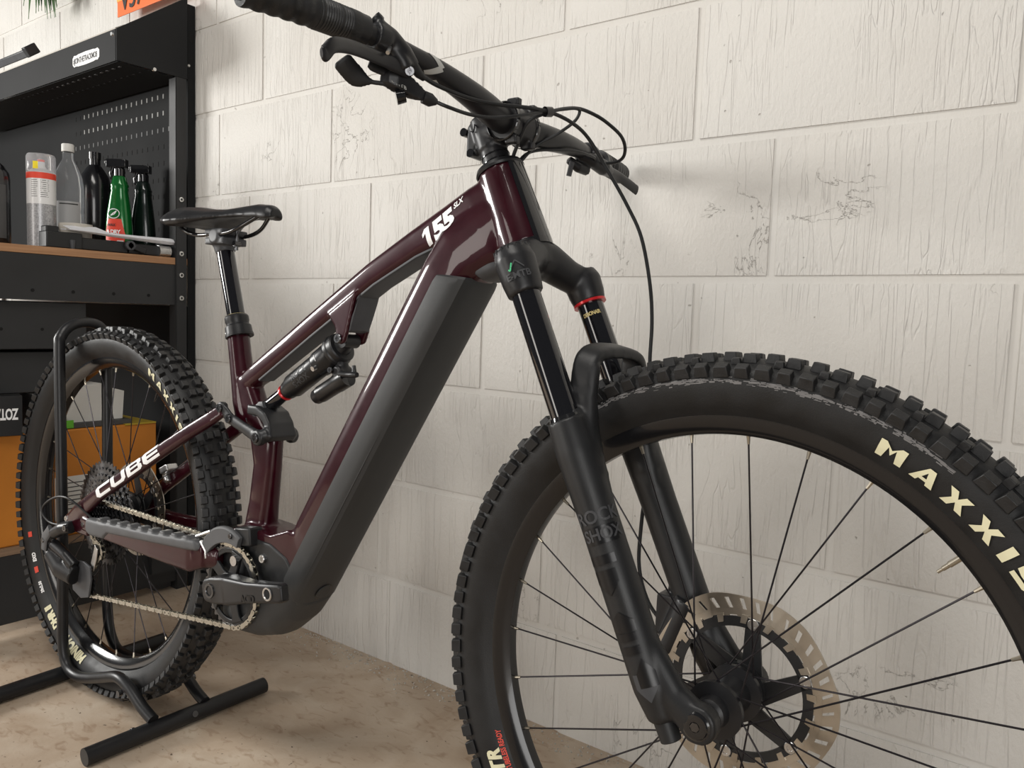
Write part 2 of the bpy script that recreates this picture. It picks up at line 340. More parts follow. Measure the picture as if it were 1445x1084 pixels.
# ---- tyres
def sidewall(r):                     # half width of the carcass at radius r
    pr=[(.312,.0150),(.318,.0185),(.324,.0245),(.333,.0295),(.343,.0325),(.352,.0335),(.359,.0320),(.365,.0270),(.3695,.0180),(.3725,.0090),(.3735,0)]
    return float(np.interp(r,[p[0] for p in pr],[p[1] for p in pr]))
def tyre(xf,scale_r,phase,label):
    pr=[(.312,.0150),(.318,.0185),(.324,.0245),(.333,.0295),(.343,.0325),(.352,.0335),(.359,.0320),(.365,.0270),(.3695,.0180),(.3725,.0090),(.3735,0)]
    prof=[(r,-y) for r,y in pr]+[(r,y) for r,y in pr[-2::-1]]+[(.310,.012),(.310,-.012)]
    b=B(); n=168; rings=[]
    for q in np.linspace(0,2*PI,n,endpoint=False):
        rings.append([V((r if r<.33 else .33+(r-.33)*scale_r)*math.cos(q),y,(r if r<.33 else .33+(r-.33)*scale_r)*math.sin(q)) for r,y in prof])
    b.loft(rings,cap=False,loop=True); b.map(xf); t=bp_('tyre',b,'rubber',angle=60,label=label)
    k=B(); N=102; dr=.33+(.3735-.33)*scale_r-.3735
    def knob(th,L,r0,y0,r1,y1,hw,tp=.8):
        # block standing on the carcass: base point (r0,y0), top (r1,y1); L length around, hw half width across
        d=V(r1-r0,y1-y0); d/=np.linalg.norm(d); c=V(-d[1],d[0]); vs=[]
        for (r,y,s) in ((r0,y0,1.08),(r1,y1,tp)):
            for a in (-1,1):
                for w_ in (-1,1):
                    rr=r+c[0]*hw*w_*s; yy=y+c[1]*hw*w_*s; an=th+a*L*s/(2*.37); vs.append((rr*math.cos(an),yy,rr*math.sin(an)))
        k.add(vs,[(0,1,3,2),(4,6,7,5),(0,4,5,1),(2,3,7,6),(0,2,6,4),(1,5,7,3)])
    for i in range(N):
        th=phase+2*PI*i/N; odd=i%2
        for s in (-1,1):
            j=rng.uniform(-.0004,.0004)
            L=.0168 if (odd if s>0 else not odd) else .0150
            knob(th,L,.357+dr*.6,s*.0300,.3665+dr*.8+j,s*.0360,.0062,.86)
            if odd: knob(th+.004*s,.0150,.368+dr,s*.0130,.3785+dr+j,s*.0135,.0066,.85)
            else:  knob(th+.004*s,.0140,.369+dr,s*.0078,.3795+dr+j,s*.0080,.0070,.85)
            if odd: knob(th+.030,.010,.3655+dr,s*.0215,.3735+dr+j,s*.0235,.0034)
    k.map(xf); bp_('tread_knobs',k,'rubber_knob',t,angle=30,bevel=.0009); return t
def arc_print(t,xf,b,r0,a0,sx,sy,mt,nm='lettering',flip=False,side=-1):
    # b.x runs clockwise (seen from the drive side) from angle a0, b.y runs outwards from radius r0
    def fn(p):
        if flip: r=r0-p[1]*sy; a=a0+p[0]*sx/r0
        else: r=r0+p[1]*sy; a=a0-p[0]*sx/r0
        y=sidewall(r)+.0013
        return V(r*math.cos(a),side*y,r*math.sin(a))
    # refine long edges so prints follow the curved sidewall
    me=bpy.data.meshes.new('x'); me.from_pydata(b.v,[],b.f); bm=bmesh.new(); bm.from_mesh(me)
    bmesh.ops.triangulate(bm,faces=bm.faces)
    for _ in range(3):
        ed=[e for e in bm.edges if e.calc_length()*max(sx,sy)>.005]
        if ed: bmesh.ops.subdivide_edges(bm,edges=ed,cuts=1); bmesh.ops.triangulate(bm,faces=bm.faces)
    c=B(); bm.verts.ensure_lookup_table(); c.add([tuple(v.co) for v in bm.verts],[tuple(v.index for v in f.verts) for f in bm.faces]); bm.free(); bpy.data.meshes.remove(me)
    c.map(fn); c.map(xf); return bp_(nm,c,mt,t)
def poly_text(glyphs,gap=.25):       # glyph polygons in a unit-high box, list of (width, [polys])
    b=B(); x=0
    for wd,polys in glyphs:
        for q in polys: b.add([(x+p[0],p[1],0) for p in q],[tuple(range(len(q)))])
        x+=wd+gap
    b.w=x-gap; return b
def quad(*p): return list(p)
M_=(1.2,[quad((0,0),(.30,0),(.42,.72),(.25,1.0),(.0,1.0)),quad((.25,1),(.42,.72),(.60,.30),(.78,.72),(.95,1),(.60,.62)),quad((.90,0),(1.2,0),(1.2,1),(.95,1),(.78,.72))])
A_=(1.1,[quad((0,0),(.32,0),(.62,.72),(.55,1)),quad((.55,1),(.62,.72),(.78,0),(1.1,0),(.85,1)),quad((.36,.18),(.76,.18),(.72,.36),(.44,.36))])
X_=(1.1,[quad((0,0),(.36,0),(.55,.40),(.30,.52)),quad((.30,.52),(.55,.40),(.80,.52),(.55,.62)),quad((.74,0),(1.1,0),(.80,.52),(.55,.40)),quad((0,1),(.36,1),(.55,.62),(.30,.52)),quad((.74,1),(1.1,1),(.80,.52),(.55,.62))])
I_=(.36,[quad((0,0),(.36,0),(.36,1),(0,1))])
S_=(1.0,[quad((0,0),(.8,0),(1,.2),(.72,.28),(.0,.28)),quad((.72,.28),(1,.2),(1,.5),(.8,.62),(.3,.62),(.3,.40),(.70,.40)),quad((0,.5),(.3,.40),(.3,.72),(1,.72),(1,1),(.2,1),(0,.8))])
ft=tyre(fw,1.15,.02,'front tyre with cream lettering')
arc_print(ft,fw,poly_text([M_,A_,X_,X_,I_,S_],.42),.3262,R_(65.2),.0214,.0170,'cream_print')
arc_print(ft,fw,text_b('TR',.022,.0012,.25,1.15),.3265,R_(212)-2*PI,1,1,'cream_print')
arc_print(ft,fw,text_b('TUBELESS READY',.0066,.0002,.2,1.0),.3195,R_(212.5)-2*PI,1,1,'red_print')
sc=B()  # thin pale flecks scattered along the front tyre's upper sidewall
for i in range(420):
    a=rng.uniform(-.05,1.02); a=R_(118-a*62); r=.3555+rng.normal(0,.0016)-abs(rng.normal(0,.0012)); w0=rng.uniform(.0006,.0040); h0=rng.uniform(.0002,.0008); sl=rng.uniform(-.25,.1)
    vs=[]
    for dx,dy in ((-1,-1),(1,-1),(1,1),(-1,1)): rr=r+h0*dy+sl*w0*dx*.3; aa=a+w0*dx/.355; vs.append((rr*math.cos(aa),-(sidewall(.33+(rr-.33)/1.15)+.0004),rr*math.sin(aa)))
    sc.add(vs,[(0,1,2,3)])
sc.map(fw); tag(bp_('pale_flecks',sc,'pale_fleck',ft,smooth=False),kind='stuff')
rt=tyre(rw,1.0,.05,'rear tyre with cream lettering')
arc_print(rt,rw,poly_text([M_,A_,X_,X_,I_,S_],.42),.3300,R_(62),.0195,.0165,'cream_print')
arc_print(rt,rw,text_b('MINION',.0215,.0014,.15,1.05),.3215,R_(-101),1,1,'cream_print')
for a,h in ((-163,.012),(-149,.014)): 
    q=B(); q.add([(0,0,0),(h,0,0),(h,.008,0),(0,.008,0)],[(0,1,2,3)]); arc_print(rt,rw,q,.3335,R_(a),1,1,'red_print','label_print',flip=True)
arc_print(rt,rw,text_b('EXO',.010,.0006,.1),.3250,R_(-151),1,1,'white_print')
arc_print(rt,rw,text_b('29x2.50',.0085,.0004,.1),.3265,R_(-138),1,1,'white_print')
arc_print(rt,rw,text_b('DHR II',.020,.0014,.1),.3250,R_(-122),1,1,'cream_print')
# ---- wheels
def wheel(xf,ph,sgn,drive_y,far_y,hubl,label):
    wh=bpy.data.objects.new('wheel',None); col.objects.link(wh); wh.parent=bike; wh['label']=label; wh.empty_display_size=.05
    prof=[(.3185,-.0178),(.3185,-.0150),(.3110,-.0140),(.3110,.0140),(.3185,.0150),(.3185,.0178),(.3120,.0176),(.3010,.0125),(.2955,.0070),(.2945,0),(.2955,-.0070),(.3010,-.0125),(.3120,-.0176)]
    b=B(); b.loft([[V(r*math.cos(q),y,r*math.sin(q)) for r,y in prof] for q in np.linspace(0,2*PI,180,endpoint=False)],False,True); b.map(xf); bp_('rim',b,'rim_black',wh,angle=35)
    for k in range(28):
        th=ph+sgn*k*2*PI/28; kk=k%4
        y,off=((drive_y,51),(far_y,-51),(drive_y,-51),(far_y,51))[kk]
        a=V(.2935*math.cos(th),0,.2935*math.sin(th)); hb=th+R_(off)*1.0; h=V(.027*math.cos(hb),y,.027*math.sin(hb)); d=(h-a)/np.linalg.norm(h-a)
        s=B(); s.tube([a,h],.00105,7); s.map(xf); bp_('spoke',s,'spoke_black',wh)
        s=B(); s.tube([a-d*.003,a+d*.002,a+d*.0075],[.0026,.0019,.0016],7); s.map(xf); bp_('nipple',s,'nipple',wh)
    h=B()
    for p in hubl: h.lathe([(r,y) for y,r in p],(0,0,0),'y',28)
    h.map(xf); bp_('hub',h,'satin_black',wh,label='black hub shell')
    v=B(); a=R_(43.8 if xf is fw else 61.7); u=V(math.cos(a),0,math.sin(a))
    v.tube([u*.297,u*.283,u*.2825,u*.276,u*.2755,u*.270],[.0031,.0031,.0024,.0024,.0017,.0017],10); v.map(xf); bp_('valve',v,'nipple' if xf is fw else 'gloss_black',wh)
    return wh
wheel(fw,3.57772,-1,-.032,.022,[[(-.055,.010),(-.050,.0165),(-.038,.018),(-.036,.031),(-.030,.031),(-.027,.021),(0,.0165),(.018,.021),(.020,.032),(.026,.032),(.029,.021),(.050,.0165),(.055,.010)]],'front wheel with black spokes')
wheel(rw,1.62791,1,-.020,.034,[[(-.074,.010),(-.060,.015),(-.024,.020),(-.022,.031),(-.017,.031),(-.015,.020),(.028,.021),(.031,.032),(.037,.032),(.040,.02),(.074,.010)]],'rear wheel with black spokes')
# ---- brake rotors
def rotor(xf,R,y,ph,label):
    n=120; b=B(); rings=[]
    for i in range(n):
        q=2*PI*i/n; ro=R*(1+.018*math.cos(6*(q-ph))); ro=min(ro,R*1.012); ri=R*.775
        if i%10 in (0,1,5): ri=R*.70
        rings.append([V(rr*math.cos(q),yy,rr*math.sin(q)) for rr,yy in ((ri,y-.001),(ro,y-.001),(ro,y+.001),(ri,y+.001))])
    b.loft(rings,False,True)
    # cut slots by removing faces and walling them is costly: slots are built as gaps between two rings
    rot=B()
    inner=[];outer=[]
    for i in range(n):
        q=2*PI*i/n; ro=min(R*(1+.018*math.cos(6*(q-ph))),R*1.012); ri=R*.775 if i%10 not in (0,1,5) else R*.70
        inner.append([V(rr*math.cos(q),yy,rr*math.sin(q)) for rr,yy in ((ri,y-.001),(R*.845,y-.001),(R*.845,y+.001),(ri,y+.001))])
        outer.append([V(rr*math.cos(q),yy,rr*math.sin(q)) for rr,yy in ((R*.955,y-.001),(ro,y-.001),(ro,y+.001),(R*.955,y+.001))])
    rot.loft(inner,False,True); rot.loft(outer,False,True)
    m=36
    for i in range(m):                # bridges between slanted slots
        q=2*PI*(i+.5)/m; wd=2*PI/m*(.35 if i%6 else .44); sk=.05
        pts=[((R*.843),q-wd),((R*.843),q+wd),((R*.957),q+wd+sk),((R*.957),q-wd+sk)]
        vs=[V(r*math.cos(a),yy,r*math.sin(a)) for yy in (y-.001,y+.001) for r,a in pts]
        rot.add(vs,[(0,1,2,3),(7,6,5,4),(0,4,5,1),(1,5,6,2),(2,6,7,3),(3,7,4,0)])
    for i in range(18):
        q=2*PI*(i+.5)/18; hw=.055; vs=[V(r*math.cos(a),yy,r*math.sin(a)) for yy in (y-.0024,y+.0008) for r,a in ((R*.70,q-hw*.55),(R*.70,q+hw*1.0),(R*.79,q+hw*.7),(R*.79,q-hw*1.0))]
        rot.add(vs,[(0,1,2,3),(7,6,5,4),(0,4,5,1),(1,5,6,2),(2,6,7,3),(3,7,4,0)])
    rot.map(xf); ro=bp_('brake_rotor',rot,'rotor_steel',label=label,angle=30)
    c=B(); k=B()
    rr=[[V(r*math.cos(q),yy,r*math.sin(q)) for r,yy in ((R*.655,y-.0016),(R*.76,y-.0016),(R*.76,y+.0012),(R*.655,y+.0012))] for q in np.linspace(0,2*PI,96,endpoint=False)]
    c.loft(rr,False,True)
    for i in range(6):
        a=ph+R_(22)+i*PI/3; a2=a-R_(24)
        p0=V(.024*math.cos(a2),y,.024*math.sin(a2)); p1=V(R*.68*math.cos(a),y,R*.68*math.sin(a)); d=(p1-p0)/np.linalg.norm(p1-p0); nq=V(-d[2],0,d[0])
        vs=[p+nq*w_*s+V(0,yy,0) for yy in (-.0016,.0012) for p,w_,s in ((p0,.012,-1),(p0,.012,1),(p1,.0085,1),(p1,.0085,-1))]
        c.add(vs,[(0,1,2,3),(7,6,5,4),(0,4,5,1),(1,5,6,2),(2,6,7,3),(3,7,4,0)])
    c.lathe([(.018,y-.004),(.030,y-.003),(.032,y+.002),(.018,y+.002)],(0,0,0),'y',32)
    c.map(xf); bp_('rotor_carrier',c,'fork_black',ro)
    for i in range(6):
        a=ph+R_(22)+i*PI/3; r=R*.715; k=B(); k.lathe([(.0068,y-.0024),(.0062,y-.0030),(.0035,y-.0030),(.0030,y-.0018),(.0001,y-.0018)],(r*math.cos(a),0,r*math.sin(a)),'y',16); k.map(xf); bp_('rivet',k,'steel',ro)
    return ro
rotor(fw,.109,.040,0,'front brake disc')
rotor(rw,.100,.046,.3,'rear brake disc')
# ---- frame
f0=V(.774,.2183); dd=V(.513,.858); dn=V(.858,-.513)
def dt(s,p): return f0+dd*s+dn*p
b=B()
b.loft([sect(dt(s,-.091),dt(s,-.008),w_,e=.6) for s,w_ in ((-.262,.036),(-.20,.0405),(-.1,.0415),(0,.0415),(.1,.0415),(.2,.0415),(.275,.041))]+[sect((.866,.545),(.925,.470),.039,e=.65),sect((.905,.575),(.968,.490),.035,e=.7),sect((.935,.600),(.985,.505),.031,e=.8)])
nt=V(.52,-.85)
def tts(x,z,t,w_,e=.6): u=V(x,z); return sect(u,u+nt*t,w_,e=e)
b.loft([tts(.418,.312,.032,.018),tts(.4452,.3312,.036,.020),tts(.5762,.4132,.0376,.0215),tts(.7115,.4965,.039,.0225),tts(.7944,.5411,.044,.0235),tts(.861,.5749,.055,.026),tts(.9006,.5955,.065,.029),tts(.925,.606,.07,.029)])
ha=V(-.4226,.9063); hp=V(.985,.517)
def hx(t,y=0,off=0): p=hp+ha*t+V(.9063,.4226)*off; return V(p[0],y,p[1])
b.tube([hx(-.006),hx(.03),hx(.075),hx(.107)],[.0355,.0345,.0325,.0315],32)
# seat tube, upper and lower
b.tube([(.386,0,.377),(.398,0,.325),(.412,0,.265),(.43,0,.215)],[.0190,.0195,.021,.021],24)
def st(z,xb,xf_,w_): return sect((xb,z),(xf_,z),w_,e=.7)
b.loft([st(.305,.392,.440,.018),st(.25,.404,.474,.0175),st(.206,.440,.510,.0165),st(.16,.453,.508,.0165),st(.10,.447,.503,.018),st(.05,.438,.500,.021),st(.01,.425,.52,.024)])
# bottom bracket shell
b.ext([(.425,.045),(.47,.062),(.54,.058),(.585,.075),(.625,.06),(.60,-.03),(.55,-.07),(.45,-.08),(.415,-.04)],-.038,.038)
# shock mount webs
for s in (-1,1): b.ext([(.640,.418),(.6575,.398),(.660,.380),(.668,.373),(.678,.376),(.684,.392),(.700,.455)],s*.016,s*.024)
frame=bp_('frame',blob(b,'frame',.0026,5),'burgundy',label='glossy burgundy carbon frame')
# battery cover
b=B(); sec=[(-.050,-.040),(-.048,-.0435),(-.040,-.0445),(-.024,-.0445),(-.0125,-.0425),(-.006,-.0375),(-.0025,-.029),(-.001,-.018),(0,0)]; sec=sec+[(p,-y) for p,y in sec[-2::-1]]
def csec(s,sh=0,tilt=0):
    out=[]
    for p,y in sec:
        q=dt(s+tilt*(p+.025),-.025+(p+.025)*(1-sh)); out.append(V(q[0],y*(1-sh),q[1]))
    return out
b.loft([csec(-.306,.16,-.35),csec(-.300,.05,-.35),csec(-.292,.0,-.35),csec(-.2,0),csec(-.1,0),csec(0,0),csec(.1,0),csec(.2,0),csec(.272,0,.42),csec(.281,.03,.42),csec(.284,.10,.42)])
cv=bp_('battery_cover',b,'cover_black',frame,angle=28,label='matte black battery cover')
b=B(); q0=dt(-.280,.0012); b.tube([V(q0[0],0,q0[1])-V(dn[0],0,dn[1])*.002,V(q0[0],0,q0[1])+V(dn[0],0,dn[1])*.0008],.0135,28); bp_('lock_cap',b,'cover_black',frame,angle=25,bevel=.0008)
b=B(); b.lathe([(.0150,0),(.0150,.0006),(.0138,.0006),(.0138,0)],(0,0,0),'z',28); Mq=Matrix((Vector((dd[0],0,dd[1])),Vector((0,1,0)),Vector((dn[0],0,dn[1])))).transposed()
b.map(lambda p:np.array(Mq@Vector(p))+V(q0[0],0,q0[1])-V(dn[0],0,dn[1])*.0010); bp_('lock_ring',b,'gloss_black',frame)
# long crease of the battery cover
b=B(); b.tube([V(dt(s,-.0118)[0],-.0422,dt(s,-.0118)[1]) for s in (-.26,-.15,-.02,.03)],[.0002,.0008,.0008,.0002],6); bp_('cover_seam',b,'cover_black',frame)
b=B(); b.ext([(.428,.028),(.47,.048),(.545,.045),(.585,.030),(.612,.0),(.60,-.04),(.55,-.075),(.45,-.085),(.415,-.04)],-.0405,.0405); bp_('bb_shade_skin',blob(b,'bb_skin',.0026,4),'plastic_black',frame)  # black skin over the burgundy bracket shell, painting in its shadow
# motor cover
b=B()
b.loft([sect((.425,-.055),(.4255,-.118),.040),sect((.455,-.045),(.457,-.127),.046),sect((.505,-.035),(.507,-.123),.047),sect((.56,-.02),(.555,-.109),.046),sect((.592,.01),(.594,-.077),.0445),sect((.606,.02),(.620,-.042),.0425)])
bp_('motor_cover',blob(b,'motor_cover',.003,5),'cover_black',frame,label='matte black motor guard')
# black front of the head tube, headset top ring
b=B(); rings=[]
for t in np.linspace(-.004,.106,8):
    r=.0355-.004*(t+.006)/.123+.0010; ring=[]
    for q in np.linspace(R_(-36),R_(110),22): ring.append(hx(t,r*math.sin(q),r*math.cos(q)))
    for q in np.linspace(R_(110),R_(-36),22): ring.append(hx(t,(r-.003)*math.sin(q),(r-.003)*math.cos(q)))
    rings.append(ring)
b.loft(rings); bp_('head_tube_front',b,'gloss_black',frame,angle=50)
b=B(); b.tube([hx(.106),hx(.109),hx(.1140),hx(.1155)],[.0325,.0335,.0315,.026],32); bp_('headset_cap',b,'satin_black',frame)
b=B(); b.tube([hx(-.012),hx(-.004)],[.0365,.0365],32); bp_('headset_ring',b,'gloss_black',frame)
# dark grey piece between battery cover and fork crown
b=B(); b.loft([sect((.905,.500),(.935,.468),.030),sect((.93,.505),(.965,.478),.028),sect((.955,.51),(.985,.492),.022)]); bp_('frame_infill',blob(b,'infill',.003,4),'dark_grey',frame)
# shock mount front plate + dark strip standing in for reflections under the top tube
b=B(); b.loft([sect((.706,.452),(.700,.436),.021,e=.4),sect((.6965,.42),(.688,.414),.021,e=.4),sect((.688,.396),(.680,.392),.020,e=.4)]); bp_('shock_mount_cover',b,'dark_grey',frame,bevel=.002)
b=B(); b.loft([sect(V(x,z)+nt*(t-.004),V(x,z)+nt*(t+.0012),w_,e=.4) for x,z,t,w_ in ((.45,.334,.036,.016),(.5762,.4132,.0376,.0185),(.7115,.4965,.039,.0195),(.79,.539,.043,.0195),(.835,.562,.049,.018))]); bp_('top_tube_shade',b,'dark_grey',frame)
def bolt(c,ax,r,parent,h=.003,mt='bolt_dark',nm='bolt'):
    c=np.array(c,float); ax=np.array(ax,float); ax/=np.linalg.norm(ax); bb=B()
    bb.tube([c-ax*.002,c+ax*h*.7,c+ax*h,c+ax*h,c+ax*h*.3],[r,r,r*.88,r*.5,r*.45],18); return bp_(nm,bb,mt,parent,angle=30)
bolt((.667,-.0245,.3822),(0,-1,0),.0075,frame); bolt((.53,-.0415,.018),(0,-1,0),.007,frame,mt='steel')
# prints on the top tube
uv=V(.86,0,.51)
from mathutils.bvhtree import BVHTree
def cling(t,target,off=.0007,L=.003):     # lay a print on the drive-side surface of a part
    me=target.data; bv=BVHTree.FromPolygons([v.co.copy() for v in me.vertices],[tuple(p.vertices) for p in me.polygons])
    t=refine(t,L); out=[]
    for p in t.v:
        h=bv.ray_cast(Vector((p[0],-.3,p[2]+RB)),Vector((0,1,0)))[0]; out.append((p[0],(h.y if h else p[1])-off,p[2]))
    t.v=out; return t
def side_print(s,o,u,v,size,bold,shear,mt,nm,parent,space=1,sx=1):
    t=text_b(s,size,bold,shear,space); on_plane(t,o,u,v,sx); return bp_(nm,cling(t,parent),mt,parent,smooth=False)
one=B(); one.add([(p[0]*.0135,p[1]*.0262,0) for p in ((0,.60),(0,.80),(.35,1),(.95,1),(.95,0),(.40,0),(.40,.74))],[tuple(range(7))])
t=text_b('55',.036,.0020,-.12,.95); t.map(lambda p:V(.0195+p[0]*1.22,p[1],0)); one.map(lambda p:V(p[0]*1.15-p[1]*.12,p[1],0)); one.add(t.v,t.f)
on_plane(one,(.8340,-.03,.5135),(.86,0,.51),(-.20,0,.97)); bp_('model_lettering',cling(one,frame),'white_print',frame,smooth=False)
side_print('SLX',(.8850,-.0335,.5650),(.86,-.03,.51),(-.30,.25,.9),.011,.0003,.1,'white_print','model_lettering',frame)
# ---- seat post and saddle
ax=V(.0399,0,-.1181); ax/=np.linalg.norm(ax); pt=V(.3394,0,.5261)
b=B(); b.tube([pt-ax*.004,pt+ax*.128],.0155,28); sp_=bp_('seat_post',b,'stanchion',label='gloss black dropper post')
b=B(); c0=pt+ax*.122; b.tube([c0,c0+ax*.003,c0+ax*.010,c0+ax*.014,c0+ax*.017,c0+ax*.020,c0+ax*.036,c0+ax*.038],[.0185,.0205,.0205,.0192,.0192,.0222,.0232,.022],28); bp_('post_collar',b,'satin_black',sp_,angle=30)
b=B(); c1=c0+ax*.034; b.tube([c1,c1+ax*.004],.0240,28); bp_('collar_clamp',b,'satin_black',sp_)
b=B(); b.tube([c1+V(-.022,-.006,0),c1+V(-.029,-.006,0)],.003,10); bp_('clamp_bolt',b,'steel',sp_)
b=B(); b.tube([c0+ax*.0005,c0-ax*.0006],.0175,28); bp_('collar_ring',b,'gold_print',sp_)
sd=B(); n=28
def ssec(x,w_,zt,zb,drop):
    out=[]
    for q in np.linspace(0,PI,n//2): c_,s_=math.cos(q),math.sin(q); out.append(V(x,w_*c_,zt-drop*abs(c_)**2.2-(zt-drop-zb)*(abs(c_)**7)*.6))
    for q in np.linspace(0,1,n//2): out.append(V(x,-w_*.92*(1-2*q),zb+.004*(1-abs(1-2*q))))
    return out
sd.loft([ssec(.222,.045,.590,.574,.012),ssec(.230,.062,.600,.568,.016),ssec(.255,.070,.604,.563,.020),ssec(.290,.066,.602,.565,.018),ssec(.325,.050,.597,.572,.014),ssec(.36,.033,.596,.577,.011),ssec(.40,.024,.599,.578,.010),ssec(.44,.021,.601,.576,.009),ssec(.468,.019,.598,.573,.009),ssec(.478,.013,.591,.575,.006)])
sad=bp_('saddle',blob(sd,'saddle',.0025,7),'satin_black',label='black saddle')
for s in (-1,1):
    b=B(); b.tube(spl([(.245,s*.034,.570),(.262,s*.030,.558),(.285,s*.022,.5515),(.33,s*.022,.5515),(.375,s*.022,.5525),(.41,s*.020,.562),(.445,s*.010,.580)],5),.0036,10); bp_('saddle_rail',b,'gloss_black',sad)
b=B(); b.tube([V(.342,-.028,.548),V(.342,.028,.548)],.012,20); b.box((.34,0,.5555),(.050,.054,.010)); b.box((.34,0,.540),(.052,.050,.012)); b.tube([pt-ax*.012,pt+ax*.006],[.02,.0165],24)
bp_('post_head',blob(b,'post_head',.002,5),'dark_grey',sp_)
for x in (.315,.372): b=B(); b.tube([(x,0,.525),(x,0,.56)],.003,10); b.tube([(x,-.006,.536),(x,.006,.536)],.005,12); bp_('post_bolt',b,'bolt_dark',sp_)
# ---- handlebar, stem
BAR=[(-.39,.915,.708),(-.33,.926,.711),(-.26,.935,.712),(-.20,.946,.706),(-.15,.953,.699),(-.09,.958,.687),(-.04,.957,.677),(0,.957,.674),(.05,.962,.673),(.10,.965,.676),(.16,.960,.680),(.24,.945,.684),(.33,.925,.690),(.39,.908,.695)]
bar_p=[V(x,y,z) for y,x,z in BAR]; bs=spl(bar_p,5)
rad=[.0111 if abs(p[1])>.185 else (.0176 if abs(p[1])<.06 else .0176-(.0065)*((abs(p[1])-.06)/.125)**1.0) for p in bs]
rad=[max(.0111,r) for r in rad]
b=B(); b.tube(bs,rad,24,up=(1,0,0)); hb=bp_('handlebar',b,'satin_black',label='black riser handlebar')
def bar_at(y): 
    for i in range(len(bs)-1):
        if bs[i][1]<=y<=bs[i+1][1]: t=(y-bs[i][1])/(bs[i+1][1]-bs[i][1]+1e-9); return bs[i]*(1-t)+bs[i+1]*t, (bs[i+1]-bs[i])/np.linalg.norm(bs[i+1]-bs[i])
    return bs[0],(bs[1]-bs[0])/np.linalg.norm(bs[1]-bs[0])
def grip(s):
    pts=[];rs=[]
    ys=np.linspace(.262,.388,85)
    for i,y in enumerate(ys):
        p,_=bar_at(s*y); pts.append(p); u=(y-.262)
        if u<.012: r=.0170
        elif u<.050: r=.0158+.0010*(1 if int(u/.0016)%2 else 0)
        else: r=.0162+.0006*math.sin(u*420)
        rs.append(r)
    b=B(); b.tube(pts,rs,26); g=bp_('grip',b,'rubber_knob',hb,label='ribbed rubber grip')
    b=B(); p0,_=bar_at(s*.250); p1,_=bar_at(s*.262); b.tube([p0,p0*.9+p1*.1,p1],[.0148,.0168,.0168],26); bp_('grip_clamp',b,'satin_black',hb)
    return g
grip(-1); grip(1)
b=B(); cc=V(.957,0,.674)
b.tube([hx(.114),hx(.142)],[.0195,.0185],28); b.tube([hx(.142),hx(.188)],[.0205,.0195],28)
b.tube([V(.908,0,.664),V(.930,0,.669),cc],[.0195,.021,.0225],24); b.tube([cc+V(0,-.024,0),cc+V(0,.024,0)],.0232,28); b.box(hx(.165,0,-.022),(.014,.026,.040))
for s in (-1,1): b.box(cc+V(.012,s*.018,.024),(.018,.010,.010)); b.box(cc+V(.012,s*.018,-.024),(.018,.010,.010))
stm=bp_('stem',blob(b,'stem',.002,4),'satin_black',label='black stem clamping the handlebar')
for t in (.150,.182): p=hx(t,0,-.0275); bb=B(); bb.tube([p+V(0,-.014,0),p+V(0,.014,0)],.0058,14); bp_('clamp_bolt',bb,'gloss_black',stm)
b=B(); b.tube([hx(.121),hx(.1222)],.0200,28); b.tube([hx(.130),hx(.1312)],.0198,28); bp_('spacer_ring',b,'gloss_black',stm)
for s in (-1,1): b=B(); b.lathe([(.0242,-.0035),(.0252,-.0025),(.0252,.0025),(.0242,.0035)],cc+V(0,s*.0235,0),'y',28,False); bp_('faceplate_edge',b,'gloss_black',stm)
# chevron on the stem
def stroke(pts,wd): 
    bb=B()
    for a,c in zip(pts,pts[1:]): a=V(*a);c=V(*c); d=(c-a)/np.linalg.norm(c-a); q=V(-d[1],d[0])*wd/2; bb.add([(*(a+q),0),(*(a-q),0),(*(c-q),0),(*(c+q),0)],[(0,1,2,3)])
    return bb
t=stroke([(0,.004),(.004,.0005),(.007,.004),(.009,.0095),(.0125,.003)],.0013); on_plane(t,(.903,-.0205,.664),(.93,0,.36),(-.36,0,.93)); thin(t,(0,-1,0),.0012); bp_('chevron',t,'gloss_black',stm)
# silver chevrons wrapped on the handlebar
def bar_wrap(b2,y0,ang0,r):
    def fn(p):
        c,d=bar_at(y0+p[0]); a=V(0,0,1)-d*d[2]; a/=np.linalg.norm(a); q=np.cross(d,a); th=ang0+p[1]/r
        yy=abs(c[1]); rr=max(.0111,.0176-.0065*max(0,(yy-.06)/.125))+.0005 if yy>.06 else .0181
        return c+rr*(math.cos(th)*a+math.sin(th)*q)
    me=bpy.data.meshes.new('x'); me.from_pydata(b2.v,[],b2.f); bm=bmesh.new(); bm.from_mesh(me); bmesh.ops.triangulate(bm,faces=bm.faces)
    for _ in range(3): bmesh.ops.subdivide_edges(bm,edges=[e for e in bm.edges if e.calc_length()>.003],cuts=1); bmesh.ops.triangulate(bm,faces=bm.faces)
    c=B(); c.add([tuple(v.co) for v in bm.verts],[tuple(v.index for v in f.verts) for f in bm.faces]); bm.free(); bpy.data.meshes.remove(me); return c.map(fn)
c=stroke([(-.008,-.020),(.009,-.002),(-.008,.015)],.0075); bp_('chevron_print',bar_wrap(c,-.163,R_(105),.0145),'mid_print',hb)
c=stroke([(-.004,.016),(.010,.022)],.006); bp_('chevron_print',bar_wrap(c,-.150,R_(110),.0145),'mid_print',hb)
